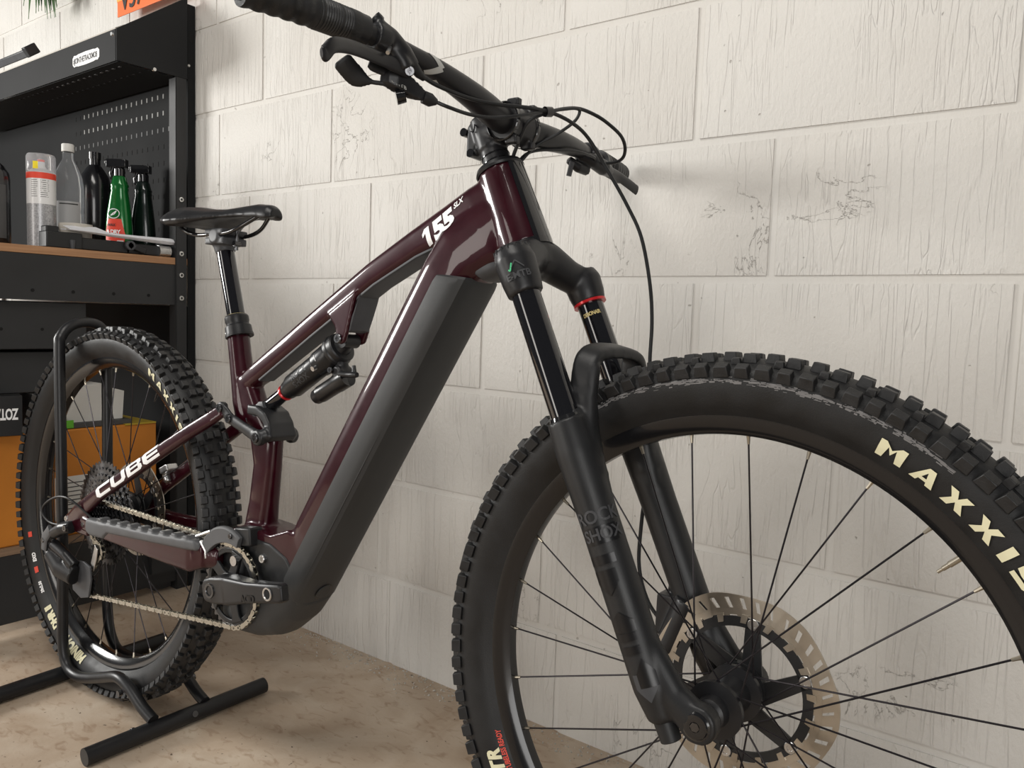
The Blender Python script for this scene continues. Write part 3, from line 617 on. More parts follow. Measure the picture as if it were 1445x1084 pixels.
# ---- brake levers, shifter, dropper lever
b=B(); p,d=bar_at(-.232); b.tube([p-d*.008,p+d*.008],.0165,20); b.tube([(.934,-.236,.7325),(.938,-.230,.727)],.0085,14)
b.tube([(.940,-.236,.722),(.946,-.222,.713),(.953,-.206,.700),(.956,-.192,.690)],[.0095,.0115,.0105,.0075],16); b.tube([(.947,-.218,.705),(.956,-.210,.690),(.957,-.206,.684)],[.009,.008,.009],14)
lb=bp_('brake_lever',blob(b,'lever_body',.0018,4),'satin_black',label='black brake lever by the shifter')
b=B(); path=spl([(.957,-.203,.683),(.952,-.232,.6848),(.9545,-.268,.6828),(.962,-.298,.677),(.968,-.320,.669),(.9660,-.327,.6600),(.9665,-.3325,.6580)],5); b.tube(path,[.0085]*5+[.0075]*(len(path)-11)+[.0078,.0080,.0078,.0070,.0058,.0046],14,flat=.42,up=(0,-.1,1)); bp_('lever_blade',b,'satin_black',lb)
bolt((.961,-.2045,.681),(.6,-.6,-.2),.0055,lb); 
b=B(); b.tube([(.953,-.228,.700),(.960,-.238,.690)],.0022,8); bp_('reach_screw',b,'steel',lb)
b=B(); b.tube([(.956,-.196,.692),(.958,-.186,.684),(.9585,-.178,.6815)],[.0065,.0052,.0036],12); bp_('hose_boot',b,'plastic_black',lb)
b=B(); b.loft([[V(*c)+V(*o) for o in ((.010*k,0,.009*k),(-.008*k,-.006*k,.008*k),(-.010*k,-.006*k,-.008*k),(.008*k,0,-.010*k))] for c,k in (((.938,-.218,.6735),.6),((.9415,-.210,.6735),1.0),((.947,-.196,.669),1.05),((.955,-.183,.663),.8),((.9595,-.177,.6605),.45))])
b.tube([bar_at(-.205)[0],V(.945,-.205,.68)],[.010,.006],12)
sh=bp_('shifter',blob(b,'shifter',.0016,4),'satin_black',label='black gear shifter hanging under the bar')
b=B(); b.tube(spl([(.940,-.212,.668),(.928,-.228,.667),(.9185,-.241,.670),(.915,-.252,.677),(.913,-.260,.6845)],5),[.0035]*6+[.005,.007,.009,.0105,.0115]+[.0118]*8+[.011,.009],12,flat=.30,up=(.55,.35,.75)); bp_('shift_paddle',blob(b,'paddle',.0014,3),'plastic_black',sh)
b=B(); b.tube(spl([(.945,-.205,.676),(.936,-.220,.681),(.930,-.235,.686)],5),[.007,.007,.0065,.006,.006,.006,.0065,.007,.0075,.0075,.006],12,flat=.35); bp_('release_paddle',b,'plastic_black',sh)
b=B(); b.tube([(.951,-.199,.657),(.944,-.206,.654)],[.007,.008],14); bp_('cable_bolt',b,'gloss_black',sh)
b=B(); b.tube([(.9585,-.178,.661),(.9625,-.170,.659),(.9655,-.163,.6585)],[.0072,.0075,.0035],14); bp_('cable_boot',b,'plastic_black',sh)
t=text_b('E-MTB',.0062,.00015,0,1.1); on_plane(t,(.9435,-.2135,.6685),(.55,.75,-.36),(-.25,.1,.96)); thin(t,(.7,-.7,0),.0032); bp_('lettering',t,'mid_print',sh,smooth=False)
t=stroke([(.002,.006),(.0055,.0105),(.0085,.0065)],.0010); on_plane(t,(.9435,-.2135,.6690),(.55,.75,-.36),(-.25,.1,.96)); thin(t,(.7,-.7,0),.0032); bp_('logo_print',t,'lime_print',sh,smooth=False)
b=B(); p,d=bar_at(.20); b.tube([p-d*.012,p+d*.012],.0165,20); b.tube([(.955,.165,.673),(.968,.19,.669),(.972,.215,.664),(.968,.24,.664)],[.007,.011,.012,.009],16); b.tube([(.950,.150,.664),(.958,.165,.655),(.962,.185,.654)],[.006,.008,.008],12)
lf=bp_('brake_lever',blob(b,'lever_body_far',.0018,4),'satin_black',label='black brake lever beside the wall')
b=B(); b.tube(spl([(.970,.225,.663),(.966,.27,.664),(.968,.30,.659),(.971,.332,.652)],5),.0085,12,flat=.45); bp_('lever_blade',b,'satin_black',lf)
b=B(); b.tube([(.957,.150,.660),(.951,.152,.640)],[.006,.0055],12,flat=.5); bp_('dropper_paddle',b,'dark_grey',lf)
CAB={'brake_hose':[(0.9585,-0.1800,0.6825),(0.9615,-0.1550,0.6789),(0.9690,-0.1100,0.6775),(0.9815,-0.0720,0.6792),(0.9991,-0.0300,0.6841),(1.0080,0.0050,0.6871),(1.0188,0.0400,0.6823),(1.0263,0.0750,0.6690),(1.0479,0.1000,0.6255),(1.0698,0.1150,0.5842),(1.0914,0.1200,0.5413),(1.1083,0.1200,0.4796),(1.1174,0.1150,0.4275),(1.1254,0.1000,0.3713),(1.1354,0.0950,0.3210),(1.1450,0.0900,0.2742),(1.1374,0.0880,0.2103),(1.1350,0.0850,0.1637),(1.1382,0.0800,0.1092),(1.1566,0.0750,0.0680),(1.1851,0.0700,0.0442)],
'brake_hose.far':[(0.968,0.2000,0.6665),(1.0080,0.1950,0.6656),(1.0268,0.1800,0.6749),(1.0303,0.1600,0.6909),(1.0206,0.1300,0.7052),(1.0087,0.1100,0.7131),(1.0007,0.0850,0.7141),(0.9981,0.0500,0.7040),(0.9959,0.0150,0.6894),(0.9859,-0.0050,0.6764),(0.9734,-0.0060,0.6577),(0.9500,0.0040,0.6210)],
'shift_cable':[(0.9650,-0.1640,0.6587),(0.9748,-0.1500,0.6546),(0.9781,-0.1150,0.6555),(0.9867,-0.0780,0.6608),(0.9997,-0.0450,0.6705),(1.0038,-0.0050,0.6849),(1.0045,0.0350,0.6983),(1.0097,0.0650,0.7075),(1.0106,0.0750,0.7054),(1.0056,0.0700,0.6915),(0.9882,0.0550,0.6728),(0.9684,0.0350,0.6541),(0.9530,0.0140,0.6230)],
'dropper_cable':[(0.970,0.1900,0.6687),(0.9812,0.1700,0.6687),(0.9833,0.1200,0.6654),(0.9759,0.0850,0.6601),(0.9665,0.0500,0.6530),(0.9589,0.0280,0.6431),(0.9520,0.0120,0.6230)],
'derailleur_cable':[(0.0425,-0.0680,-0.0004),(0.0148,-0.0780,0.0188),(-0.0217,-0.0880,0.0353),(-0.0668,-0.0900,0.0298),(-0.1066,-0.0920,0.0091),(-0.1148,-0.0920,-0.0098),(-0.0880,-0.0900,-0.0244),(-0.0454,-0.0850,-0.0248)],
'brake_hose.rear':[(0.3263,0.0300,0.1587),(0.2443,0.0500,0.1082),(0.2091,0.0550,0.1026),(0.1458,0.0600,0.1017),(0.1036,0.0600,0.0930)]}
for k,pts in CAB.items(): b=B(); b.tube(spl(pts,6),.0025 if 'hose' in k else .0022,9); bp_(k.split('.')[0],b,'plastic_black')
b=B(); b.tube([(1.0045,.000,.6865),(1.0075,.010,.6885)],.0066,12); bp_('cable_clip',b,'gloss_black')
# ---- fork
def leg(s,z): return V(1.040+(.4492-z)*.466,-.071,z) if s<0 else V(1.047+(.4467-z)*.472,.071,z)
fork=bpy.data.objects.new('fork',None); col.objects.link(fork); fork.parent=bike; fork['label']='black suspension fork'; fork.empty_display_size=.05
b=B(); b.tube([hx(-.004),hx(-.016),hx(-.036)],[.0345,.035,.030],32)
for s in (-1,1):
    L0=leg(s,.503 if s<0 else .488); L1=leg(s,.448); b.tube([L0,L0*.75+L1*.25,L0*.3+L1*.7,L1],[.0215,.0255,.0242,.0215],28)
    c=hx(-.018,0,.004); e=leg(s,.474); b.tube([c,c*.65+e*.35+V(0,0,.004),c*.3+e*.7,e],[.032,.025,.0215,.021],24,flat=.9)
bp_('fork_crown',blob(b,'crown',.0024,5),'satin_black',fork)
for s in (-1,1):
    b=B(); b.tube([leg(s,.455),leg(s,.24)],.0176,36); st_=bp_('stanchion',b,'stanchion',fork)
    if s>0: b=B(); b.tube([leg(s,.4492),leg(s,.4462)],.0222,36); bp_('crown_ring',b,'red_anodised',fork)
    b=B(); u=leg(s,.5)-leg(s,.4); u/=np.linalg.norm(u); t0=leg(s,.497 if s<0 else .484)
    if s<0:
        n=24; rings=[]
        for h,r in ((0,.0215),(.006,.0215),(.0075,.0195),(.0078,.001)): rings.append((t0+u*h,r))
        b.tube([p for p,_ in rings],[r for _,r in rings],30)
        for i in range(16):
            a=2*PI*i/16; q=np.cross(u,V(0,1,0)); c=t0+u*.003+.0215*(math.cos(a)*V(0,1,0)+math.sin(a)*q); b.tube([c-u*.003,c+u*.003],.0018,6)
        bp_('fork_top_cap',b,'satin_black',fork,angle=30)
b=B()
for s in (-1,1):
    b.tube([leg(s,.305),leg(s,.27),leg(s,.20),leg(s,.10),leg(s,.03),leg(s,.000)],[.0235,.0250,.0228,.0222,.0225,.0170],32)
    A=V(CF[0]-.071*0,s*.073,CF[2]); A=fw(V(0,s*.073,0)); k=leg(s,.03)
    b.tube([leg(s,.075)+V(.004,0,0),leg(s,.040)*.55+A*.45,A+V(-.006,0,.002)],[.0190,.0200,.0190],24,flat=.75,up=(0,0,1))
    b.tube([A+V(0,-.011,0),A+V(0,.010,0)],.0205,28); b.tube([leg(s,.02),leg(s,-.004)],[.018,.013],18)
# arch
ar=spl([leg(-1,.27)+V(.012,.008,0),(1.1130,-.060,.300),(1.1165,-.056,.335),(1.1150,-.050,.366),(1.117,-.040,.381),(1.120,-.022,.3865),(1.1225,0,.3875),(1.1255,.022,.3865),(1.1285,.042,.381),(1.129,.052,.366),(1.128,.058,.335),leg(1,.27)+V(.012,-.008,0)],4)
rings=[]
for i,p in enumerate(ar):
    t=ar[min(i+1,len(ar)-1)]-ar[max(i-1,0)]; t=V(0,t[1],t[2]); t/=np.linalg.norm(t); q=V(0,-t[2],t[1])
    dep=.0165; th=.0072 if 8<i<len(ar)-9 else .0088
    rings.append([p+V(.9,0,-.2)*dep*a+q*th*c for a,c in ((-1,-.7),(-1,.7),(-.7,1),(.7,1),(1,.7),(1,-.7),(.7,-1),(-.7,-1))])
b.loft(rings)
for s in (-1,1):
    rings=[]
    for z,dx,yy,hd,hw in ((.372,1.1165+(.012 if s>0 else 0),.047,.0165,.008),(.335,1.117+(.011 if s>0 else 0),.055,.0180,.0095),(.300,1.1215+(.008 if s>0 else 0),.060,.0205,.013),(.265,leg(s,.265)[0]+.004,.066,.0235,.019),(.225,leg(s,.225)[0],.070,.0235,.0225)):
        rings.append([V(dx+hd*math.copysign(abs(math.cos(q))**.7,math.cos(q)),s*yy+hw*math.copysign(abs(math.sin(q))**.7,math.sin(q)),z+.12*hd*-math.cos(q)) for q in np.linspace(0,2*PI,20,endpoint=False)])
    b.loft(rings)
b.tube([leg(-1,.315)+V(.006,.004,0),leg(-1,.24)+V(.004,.003,0)],[.016,.022],20); b.tube([leg(1,.315)+V(.006,-.004,0),leg(1,.24)+V(.004,-.003,0)],[.016,.022],20)
low=bp_('fork_lowers',blob(b,'lowers',.0024,5),'fork_black',fork,label='matte black lower fork legs with arch')
for s in (-1,1):
    b=B(); b.tube([leg(s,.309),leg(s,.3015)],[.0195,.0215],30); bp_('wiper_seal',b,'gloss_black',fork)
    b=B(); b.tube([leg(s,-.002),leg(s,-.022)],[.0125,.0115],20); bp_('rebound_knob',b,'plastic_black',fork,bevel=.001)
A=fw(V(0,-.083,0)); b=B(); b.lathe([(.0155,.002),(.0155,-.001),(.0135,-.002),(.0125,-.0035),(.0080,-.0040),(.0055,-.0038),(.0045,.001),(.0001,.001)],A,'y',32); bp_('axle_bolt',b,'gloss_black',fork,angle=25)
b=B(); b.lathe([(.0052,-.0042),(.0040,-.0043),(.0030,-.002),(.0001,-.002)],A,'y',6); bp_('axle_socket',b,'bolt_dark',fork)
# wrapped prints on the near fork leg: x around the leg, y along it
ud=(leg(-1,.3)-leg(-1,.1)); ud/=np.linalg.norm(ud); ua=V(ud[2],0,-ud[0])   # ua points forward
def leg_wrap(b2,z,ang0,r):
    def fn(p):
        c=leg(-1,z)+ud*p[1]; a=ang0+p[0]/r; return c+r*(math.cos(a)*V(0,-1,0)+math.sin(a)*ua)
    me=bpy.data.meshes.new('x'); me.from_pydata(b2.v,[],b2.f); bm=bmesh.new(); bm.from_mesh(me); bmesh.ops.triangulate(bm,faces=bm.faces)
    for _ in range(3): bmesh.ops.subdivide_edges(bm,edges=[e for e in bm.edges if e.calc_length()>.005],cuts=1); bmesh.ops.triangulate(bm,faces=bm.faces)
    c=B(); c.add([tuple(v.co) for v in bm.verts],[tuple(v.index for v in f.verts) for f in bm.faces]); bm.free(); bpy.data.meshes.remove(me); return c.map(fn)
def rect(x0,y0,x1,y1): q=B(); q.add([(x0,y0,0),(x1,y0,0),(x1,y1,0),(x0,y1,0)],[(0,1,2,3)]); return q
RL_=.0234
t=text_b('ROCK',.0205,.0004,0,.95); bp_('lettering',leg_wrap(t,.196,R_(-38),RL_),'grey_print',low,smooth=False)
bp_('print_panel',leg_wrap(rect(0,-.0035,.043,.0155),.178,R_(-34),RL_-.0001),'dark_print',low)
t=text_b('SHOX',.0185,.0004,0,.95); bp_('lettering',leg_wrap(t,.1785,R_(-30),RL_+.0003),'grey_print',low,smooth=False)
bp_('print_panel',leg_wrap(rect(0,0,.034,.010),.155,R_(-42),RL_),'dark_print',low)
def arrow(up,wd,h):
    q=B(); pts=[(0,0),(wd,0),(wd,h*.5),(wd/2,h),(0,h*.5)]; 
    if not up: pts=[(x,h-y) for x,y in pts]
    q.add([(x,y,0) for x,y in pts],[(0,1,2,3,4)]); return q
bp_('print_panel',leg_wrap(arrow(False,.030,.028),.124,R_(-42),RL_),'dark_print',low)
bp_('print_panel',leg_wrap(arrow(True,.030,.022),.088,R_(-38),RL_),'dark_print',low)
bp_('print_panel',leg_wrap(rect(0,0,.024,.0085),.079,R_(-28),RL_),'dark_print',low)
bp_('print_panel',leg_wrap(rect(0,0,.024,.0085),.066,R_(-28),RL_),'dark_print',low)
bp_('print_panel',leg_wrap(arrow(True,.022,.030),.034,R_(-5),RL_),'dark_print',low)
bp_('print_panel',leg_wrap(arrow(False,.026,.030),.020,R_(-20),RL_-.0001),'grey_print',low)
RC=.0262
t=text_b('E-MTB',.0115,.0003,0,1.0); bp_('lettering',leg_wrap(t,.462,R_(-6),RC),'grey_print',fork,smooth=False)
t=stroke([(0,.004),(.009,.014),(.018,.004)],.0016); bp_('logo_print',leg_wrap(t,.469,R_(10),RC),'grey_print',fork,smooth=False)
t=stroke([(0,0),(.002,-.002),(.006,.007)],.0018); bp_('logo_print',leg_wrap(t,.4735,R_(6),RC),'green_print',fork,smooth=False)
def far_wrap(b2,z,ang0,r): return b2.map(lambda p: leg(1,z)+ud*p[1]+r*(math.cos(ang0+p[0]/r)*V(0,-1,0)+math.sin(ang0+p[0]/r)*ua))
t=text_b('DEBONAIR',.0072,.0002,0,.95); t.map(lambda p:V(p[0]*.0300/.041,p[1],p[2])); bp_('lettering',far_wrap(t,.430,R_(-20),.0179),'gold_print',fork,smooth=False)
# front caliper on the far leg
b=B(); c0=fw(V(-.085,.050,.045)); b.tube([c0+V(-.012,.004,-.03),c0+V(.012,.006,.036)],[.017,.019],18,flat=1.0); b.box(c0+V(-.018,.02,.01),(.03,.03,.05)); b.tube([leg(1,.05)+V(-.005,0,0),c0+V(-.02,.022,-.02)],.012,14); b.tube([leg(1,.12)+V(-.005,0,0),c0+V(-.015,.022,.035)],.010,14)
bp_('brake_caliper',blob(b,'cal',.0022,4),'satin_black')
# ---- rear triangle
for s in (-1,1):
    b=B()
    b.loft([sect(u,l,w_,16,.6,s*y) for u,l,y,w_ in (((-.058,-.008),(-.034,-.034),.070,.007),((-.02,.021),(.006,-.004),.070,.0075),((.0474,.0619),(.066,.0405),.067,.008),((.15,.1195),(.166,.0975),.060,.0085),((.2448,.1735),(.259,.1515),.054,.0085),((.3199,.2147),(.333,.1935),.0485,.0080),((.370,.2430),(.384,.2225),.040,.0075),((.393,.258),(.406,.239),.0345,.006))])
    b.ext([(-.055,-.005),(-.01,.02),(.02,.015),(.035,-.005),(.03,-.035),(-.02,-.035),(-.05,-.028)],s*.066,s*.074)
    ss=bp_('seat_stay',blob(b,'seat_stay',.0022,4),'burgundy',label='burgundy seat stay')
    if s<0:
        # CUBE wordmark, blocky slanted capitals
        d_=V(.2465-.0474,.012,.1738-.0619); d_/=np.linalg.norm(d_); v_=V(-.42,0,.90); v_=V(-d_[2],0,d_[0])
        T=.34
        Cg=(1.25,[quad((.05,.2),(.25,0),(1.2,0),(1.2,.26),(.42,.26),(.36,.36),(.36,.74),(.05,.82)),quad((.05,.82),(.36,.74),(1.25,.74),(1.25,1),(.25,1))])
        Ug=(1.25,[quad((0,.2),(.2,0),(1.0,0),(.82,.26),(.33,.26),(.31,.36),(.31,1),(0,1)),quad((.82,.26),(1.0,0),(1.22,.2),(1.22,1),(.92,1),(.92,.36))])
        Bg=(1.25,[quad((0,0),(.32,.22),(.32,.78),(0,1)),quad((0,0),(1.05,0),(1.22,.14),(.92,.22),(.32,.22)),quad((.92,.22),(1.22,.14),(1.22,.42),(1.08,.52),(.92,.44)),quad((.32,.42),(.92,.44),(1.08,.52),(.92,.60),(.32,.60)),quad((.92,.60),(1.08,.52),(1.22,.62),(1.22,.86),(.92,.78)),quad((0,1),(.32,.78),(.92,.78),(1.22,.86),(1.05,1))])
        Eg=(1.25,[quad((0,.2),(.2,0),(1.25,0),(1.25,.24),(.36,.24),(.32,.38),(0,.45)),quad((0,.45),(.32,.38),(.32,.62),(0,.55)),quad((.32,.39),(1.2,.39),(1.2,.61),(.32,.61)),quad((0,.55),(.32,.62),(.36,.76),(1.25,.76),(1.25,1),(.2,1),(0,.8))])
        t=poly_text([Cg,Ug,Bg,Eg],.10); t.map(lambda p:V(p[0]*.0415,p[1]*.0215,0))
        on_plane(t,V(.0665,-.0758,.0448),V(.2590-.0699,.0140,.1522-.0433),v_); bp_('brand_lettering',cling(t,ss,.0006),'white_print',ss,smooth=False)
        bolt((-.048,-.075,-.012),(0,-1,0),.006,ss,mt='steel'); bolt((.018,-.075,-.012),(0,-1,0),.005,ss)
    b=B()
    b.loft([sect(u,l,w_,16,.55,s*y) for u,l,y,w_ in (((.010,.004),(.012,-.026),.070,.007),((.06,.003),(.065,-.028),.070,.009),((.13,.006),(.125,-.029),.069,.0095),((.25,.013),(.25,-.033),.065,.0095),((.36,.021),(.36,-.036),.060,.0095),((.395,.016),(.398,-.022),.056,.008))])
    b.tube([(.37,s*.058,-.005),(.425,s*.046,-.002)],[.022,.018],18,flat=.5)
    cs=bp_('chain_stay',blob(b,'chain_stay',.0022,4),'burgundy',label='burgundy chain stay')
    if s<0:
        b=B()
        b.loft([sect(u,l,w_,20,.5,-y) for u,l,y,w_ in (((.036,.004),(.038,-.024),.0715,.0100),((.05,.0055),(.052,-.028),.0710,.0118),((.095,.007),(.100,-.026),.0705,.0120),((.115,.0085),(.117,-.012),.0700,.0122),((.25,.0155),(.25,-.003),.0660,.0122),((.355,.0235),(.362,.004),.0610,.0122),((.378,.024),(.385,.006),.0595,.0105),((.388,.019),(.390,.010),.059,.006))])
        for i,x in enumerate(np.linspace(.085,.355,9)):
            z=.006+(x-.05)*.058; yy=-(.0712-(x-.05)*.034); b.box((x,yy,z+.0015),(.0135,.0200,.0055))
        bp_('chain_stay_guard',blob(b,'guard',.0019,3),'guard_grey',cs,label='grey rubber chain guard')
# rocker link
b=B()
for s in (-1,1):
    y=s*.0335; b.tube([(.3955,y,.2510),(.4195,y,.2355),(.4580,y,.2235),(.4975,y,.2115)],[.0115,.0105,.0105,.0125],22,flat=.42)
    b.tube([(.3955,y-.005,.2510),(.3955,y+.005,.2510)],.0115,20); b.tube([(.4975,y-.006,.2115),(.4975,y+.006,.2115)],.0135,20)
b.ext([(.452,.262),(.478,.262),(.498,.253),(.512,.236),(.520,.214),(.511,.204),(.503,.220),(.493,.236),(.478,.245),(.452,.246)],-.026,.026)
for q in (-1,1): b.tube([(.4975,q*.033,.2115),(.508,q*.022,.219)],[.0115,.0115],18)
rk=bp_('rocker_link',blob(b,'rocker',.0022,4),'rocker_grey',label='dark grey rocker link')
for p,yy in (((.3955,.2510),-.0390),((.4195,.2355),-.0375),((.4975,.2115),-.0405)): bolt((p[0],yy,p[1]),(0,-1,0),.0078,rk)
# shock
us=V(.8465,0,.5327); sA=V(.4725,0,.258)
def sk(t): return sA+us*t
b=B(); b.tube([sk(-.004),sk(.066)],.0118,26); sh_=bp_('shock_shaft',b,'stanchion')
sh_.name='rear_shock'; sh_['label']='black air shock under the top tube'
for s in (-1,1): b=B(); b.loft([sect(V(sk(t)[0],sk(t)[2])+V(-.53,.85)*h,V(sk(t)[0],sk(t)[2])-V(-.53,.85)*h,.0035,12,.5,s*.0135) for t,h in ((-.045,.009),(-.02,.009),(.004,.010),(.012,.006))]); bp_('shock_yoke',b,'dark_grey',sh_)
b=B(); b.tube([sk(-.018),sk(.010)],.0125,22); bp_('shock_eyelet',b,'gloss_black',sh_)
b=B(); b.tube([sk(.0525),sk(.0535),sk(.0560),sk(.0570)],[.0130,.0140,.0140,.0130],28); bp_('sag_ring',b,'red_anodised',sh_)
b=B(); b.tube([sk(.0605),sk(.063),sk(.0665),sk(.072),sk(.080),sk(.150),sk(.152),sk(.155),sk(.185),sk(.190)],[.0140,.0155,.0160,.0165,.0198,.0200,.0195,.0218,.0222,.0200],32); bp_('air_can',b,'shock_black',sh_,angle=30)
b=B(); b.tube([sk(.190),sk(.192),sk(.198),sk(.200),sk(.208),sk(.210)],[.0220,.0258,.0262,.0245,.0245,.0225],32); bp_('can_collar',b,'satin_black',sh_,angle=25)
b=B(); b.tube([sk(.208),sk(.222)],[.016,.010],20); b.tube([(.664,-.015,.379),(.664,.015,.379)],.011,20); bp_('shock_eyelet',b,'satin_black',sh_)
rv0=V(.5987,-.002,.287); rv1=V(.6650,-.002,.3225); ru=(rv1-rv0)/np.linalg.norm(rv1-rv0)
b=B(); b.tube([rv0-ru*.003,rv0,rv0+ru*.010,rv0+ru*.0115,rv0+ru*.052,rv0+ru*.054,rv0+ru*.078,rv1],[.0105,.0122,.0130,.0140,.0142,.0152,.0152,.0120],28); bp_('reservoir',b,'shock_black',sh_,angle=30)
b=B(); b.tube([rv1-ru*.012,(sk(.198)+rv1)/2,sk(.198)-V(0,0,.012)],[.013,.010,.012],16); b.tube([(.655,-.016,.33),(.655,.012,.33)],.010,16); bp_('reservoir_bridge',blob(b,'bridge',.0018,3),'satin_black',sh_)
b=B(); b.tube(spl([(.662,-.012,.3275),(.680,-.012,.328),(.698,-.012,.329)],4),[.006,.0055,.005,.0045,.0045,.0048,.005,.005,.004],12); b.tube([(.690,-.010,.331),(.686,-.008,.342)],[.004,.003],10); bp_('lockout_lever',b,'satin_black',sh_)
bolt((.646,-.018,.333),(0,-1,0),.005,sh_); b=B(); b.tube([sk(.166)+V(0,-.018,-.011),sk(.166)+V(0,-.026,-.014)],.0042,10); bp_('air_valve',b,'steel',sh_)
def shock_wrap(b2,t0,ang0,r):
    vv=V(-.5327,0,.8465); return b2.map(lambda p: sk(t0+p[0])+r*(math.cos(ang0+p[1]/r)*V(0,-1,0)+math.sin(ang0+p[1]/r)*vv))
for s_,t0,a in (('ROCK',.100,-5),('SHOX',.098,-42)): bp_('lettering',shock_wrap(text_b(s_,.014,.0003,0,1),t0,R_(a),.0203),'grey_print',sh_,smooth=False)
b=B(); b.box(sk(.160)+V(.004,-.0216,.006),(.0010,.0010,.010),Matrix.Rotation(R_(-32),3,'Y')); bp_('scale_mark',b,'white_print',sh_)
# ---- drivetrain
BB=V(.463,-.05,-.040)
def gear(c,y,T,r,ri,th,b,ph=0):
    n=T*4; ring=[]
    for i in range(n):
        q=ph+2*PI*i/n; k=i%4; ro=r+(.0028 if k in (0,) else .0020 if k==1 else -.0022)
        if k==3: ro=r-.0030
        ring.append([V(c[0]+rr*math.cos(q),yy,c[2]+rr*math.sin(q)) for rr,yy in ((ri,y-th/2),(ro,y-th/2),(ro,y+th/2),(ri,y+th/2))])
    b.loft(ring,False,True)
b=B(); gear(BB,-.05,34,.0690,.0585,.0022,b); cr_=bp_('chainring',b,'bolt_dark',label='black five-arm chainring')
b=B()
b.loft([[V(BB[0]+r*math.cos(q),y,BB[2]+r*math.sin(q)) for r,y in ((.0555,-.052),(.0640,-.052),(.0640,-.048),(.0555,-.048))] for q in np.linspace(0,2*PI,72,endpoint=False)],False,True)
for i in range(5):
    a=R_(75)+i*2*PI/5; u=V(math.cos(a),0,math.sin(a)); q=V(-u[2],0,u[0])
    b.loft([[BB+u*r+q*w_*k+V(0,yy,0) for k,yy in ((-1,-.004),(1,-.004),(1,.002),(-1,.002))] for r,w_ in ((.014,.013),(.030,.009),(.050,.0095),(.060,.015))])
b.lathe([(.024,-.060),(.024,-.044)],(BB[0],0,BB[2]),'y',28); bp_('chainring_spider',b,'plastic_black',cr_,bevel=.0012)
b=B(); b.tube([BB+V(.012,-.004,.046),BB+V(.012,-.008,.046)],.0085,18); bp_('ring_bolt',b,'steel',cr_)
pd=V(.6170-.4654,0,-.0055+.0364); pd/=np.linalg.norm(pd); sp0=V(.464,-.0835,-.0385); qd=V(-pd[2],0,pd[0])
b=B(); rings=[]
for t,h,y0,y1 in ((-.024,.010,-.090,-.068),(-.016,.0185,-.0925,-.064),(0,.0215,-.0925,-.062),(.030,.0225,-.0925,-.062),(.045,.0225,-.0960,-.066),(.10,.0165,-.0975,-.074),(.150,.0150,-.0970,-.078),(.178,.0145,-.0965,-.079),(.186,.0115,-.0950,-.081)):
    c=sp0+pd*t; rings.append([V(c[0]+qd[0]*h*a,y,c[2]+qd[2]*h*a) for a,y in ((-.8,y0),(.8,y0),(1,y0+.003),(1,y1),(-1,y1),(-1,y0+.003))])
b.loft(rings); ck=bp_('crank_arm',b,'satin_black',bevel=.0022,angle=30,label='black crank arm without a pedal')
b=B(); b.lathe([(.0105,-.0975),(.0100,-.0990),(.0078,-.0990),(.0072,-.0980)],(sp0+pd*.156)*V(1,0,1),'y',24,False); bp_('pedal_hole_rim',b,'steel',ck,angle=30); b=B(); b.lathe([(.0074,-.0972),(.0074,-.0982),(.0001,-.0982)],(sp0+pd*.156)*V(1,0,1),'y',20); bp_('pedal_hole',b,'hole_black',ck)
b=B(); b.lathe([(.0125,-.0920),(.0120,-.0940),(.0085,-.0940),(.0078,-.0932)],sp0*V(1,0,1),'y',24,False); bp_('spindle_bolt',b,'bolt_dark',ck,angle=30)
t=text_b('ACID',.0150,.0006,0,.95); on_plane(t,sp0+pd*.088-qd*.0135+V(0,-.0142,0),pd,qd); thin(t,(0,-1,0),.0006); bp_('lettering',t,'dark_print',ck,smooth=False)
b=B(); c=BB*V(1,0,1)+V(0,.085,0); b.tube([BB*V(1,0,1)+V(0,.05,0),BB*V(1,0,1)+V(0,.092,0)],.018,20); b.tube([c,c-pd*.165],[.018,.013],16,flat=.6); bp_('crank_arm',b,'satin_black')
# chain guide
b=B(); rings=[]
for a in np.linspace(R_(155),R_(72),18):
    k=(a-R_(72))/R_(83); ri,ro=.0735,.0735+.012+.016*math.sin(PI*min(1,(1-k)*.75+.12))
    rings.append([V(BB[0]+r*math.cos(a),y,BB[2]+r*math.sin(a)) for r,y in ((ri,-.0605),(ro-.003,-.0605),(ro,-.058),(ro,-.052),(ri,-.052))])
b.loft(rings); cg=bp_('chain_guide',b,'guard_grey',bevel=.001,label='grey chain guide')
b=B(); b.box((.490,-.040,.048),(.040,.026,.030),Matrix.Rotation(R_(-8),3,'Y')); bp_('guide_mount',b,'plastic_black',cg,bevel=.003); bolt((.470,-.0605,.047),(0,-1,0),.0045,cg)
b=B(); b.tube([(.385,-.058,.022),(.400,-.058,.008),(.402,-.058,-.004)],.0035,8); b.tube([(.372,-.058,.028),(.412,-.058,.044)],.0035,8); bp_('guide_bracket',b,'steel',cg)
# cassette
cas=bpy.data.objects.new('cassette',None); col.objects.link(cas); cas.parent=bike; cas['label']='twelve-speed cassette of dark steel cogs'; cas.empty_display_size=.03
for i,T in enumerate((51,45,39,33,28,24,21,18,16,14,12,10)):
    r=.0127*T/(2*PI); b=B(); gear(V(0,0,0),-.0225-.0033*i,T,r,max(.010,r-.014),.0018,b,.02*i)
    for k in range(5):
        a=.4*i*.3+k*2*PI/5; u=V(math.cos(a),0,math.sin(a)); q=V(-u[2],0,u[0])
        if r>.035: b.loft([[u*rr+q*w_*c+V(0,-.0225-.0033*i+yy,0) for c,yy in ((-1,-.0008),(1,-.0008),(1,.0008),(-1,.0008))] for rr,w_ in ((.018,.006),(r-.013,.005))])
    bp_('cog',b,'cog_steel',cas,angle=25)
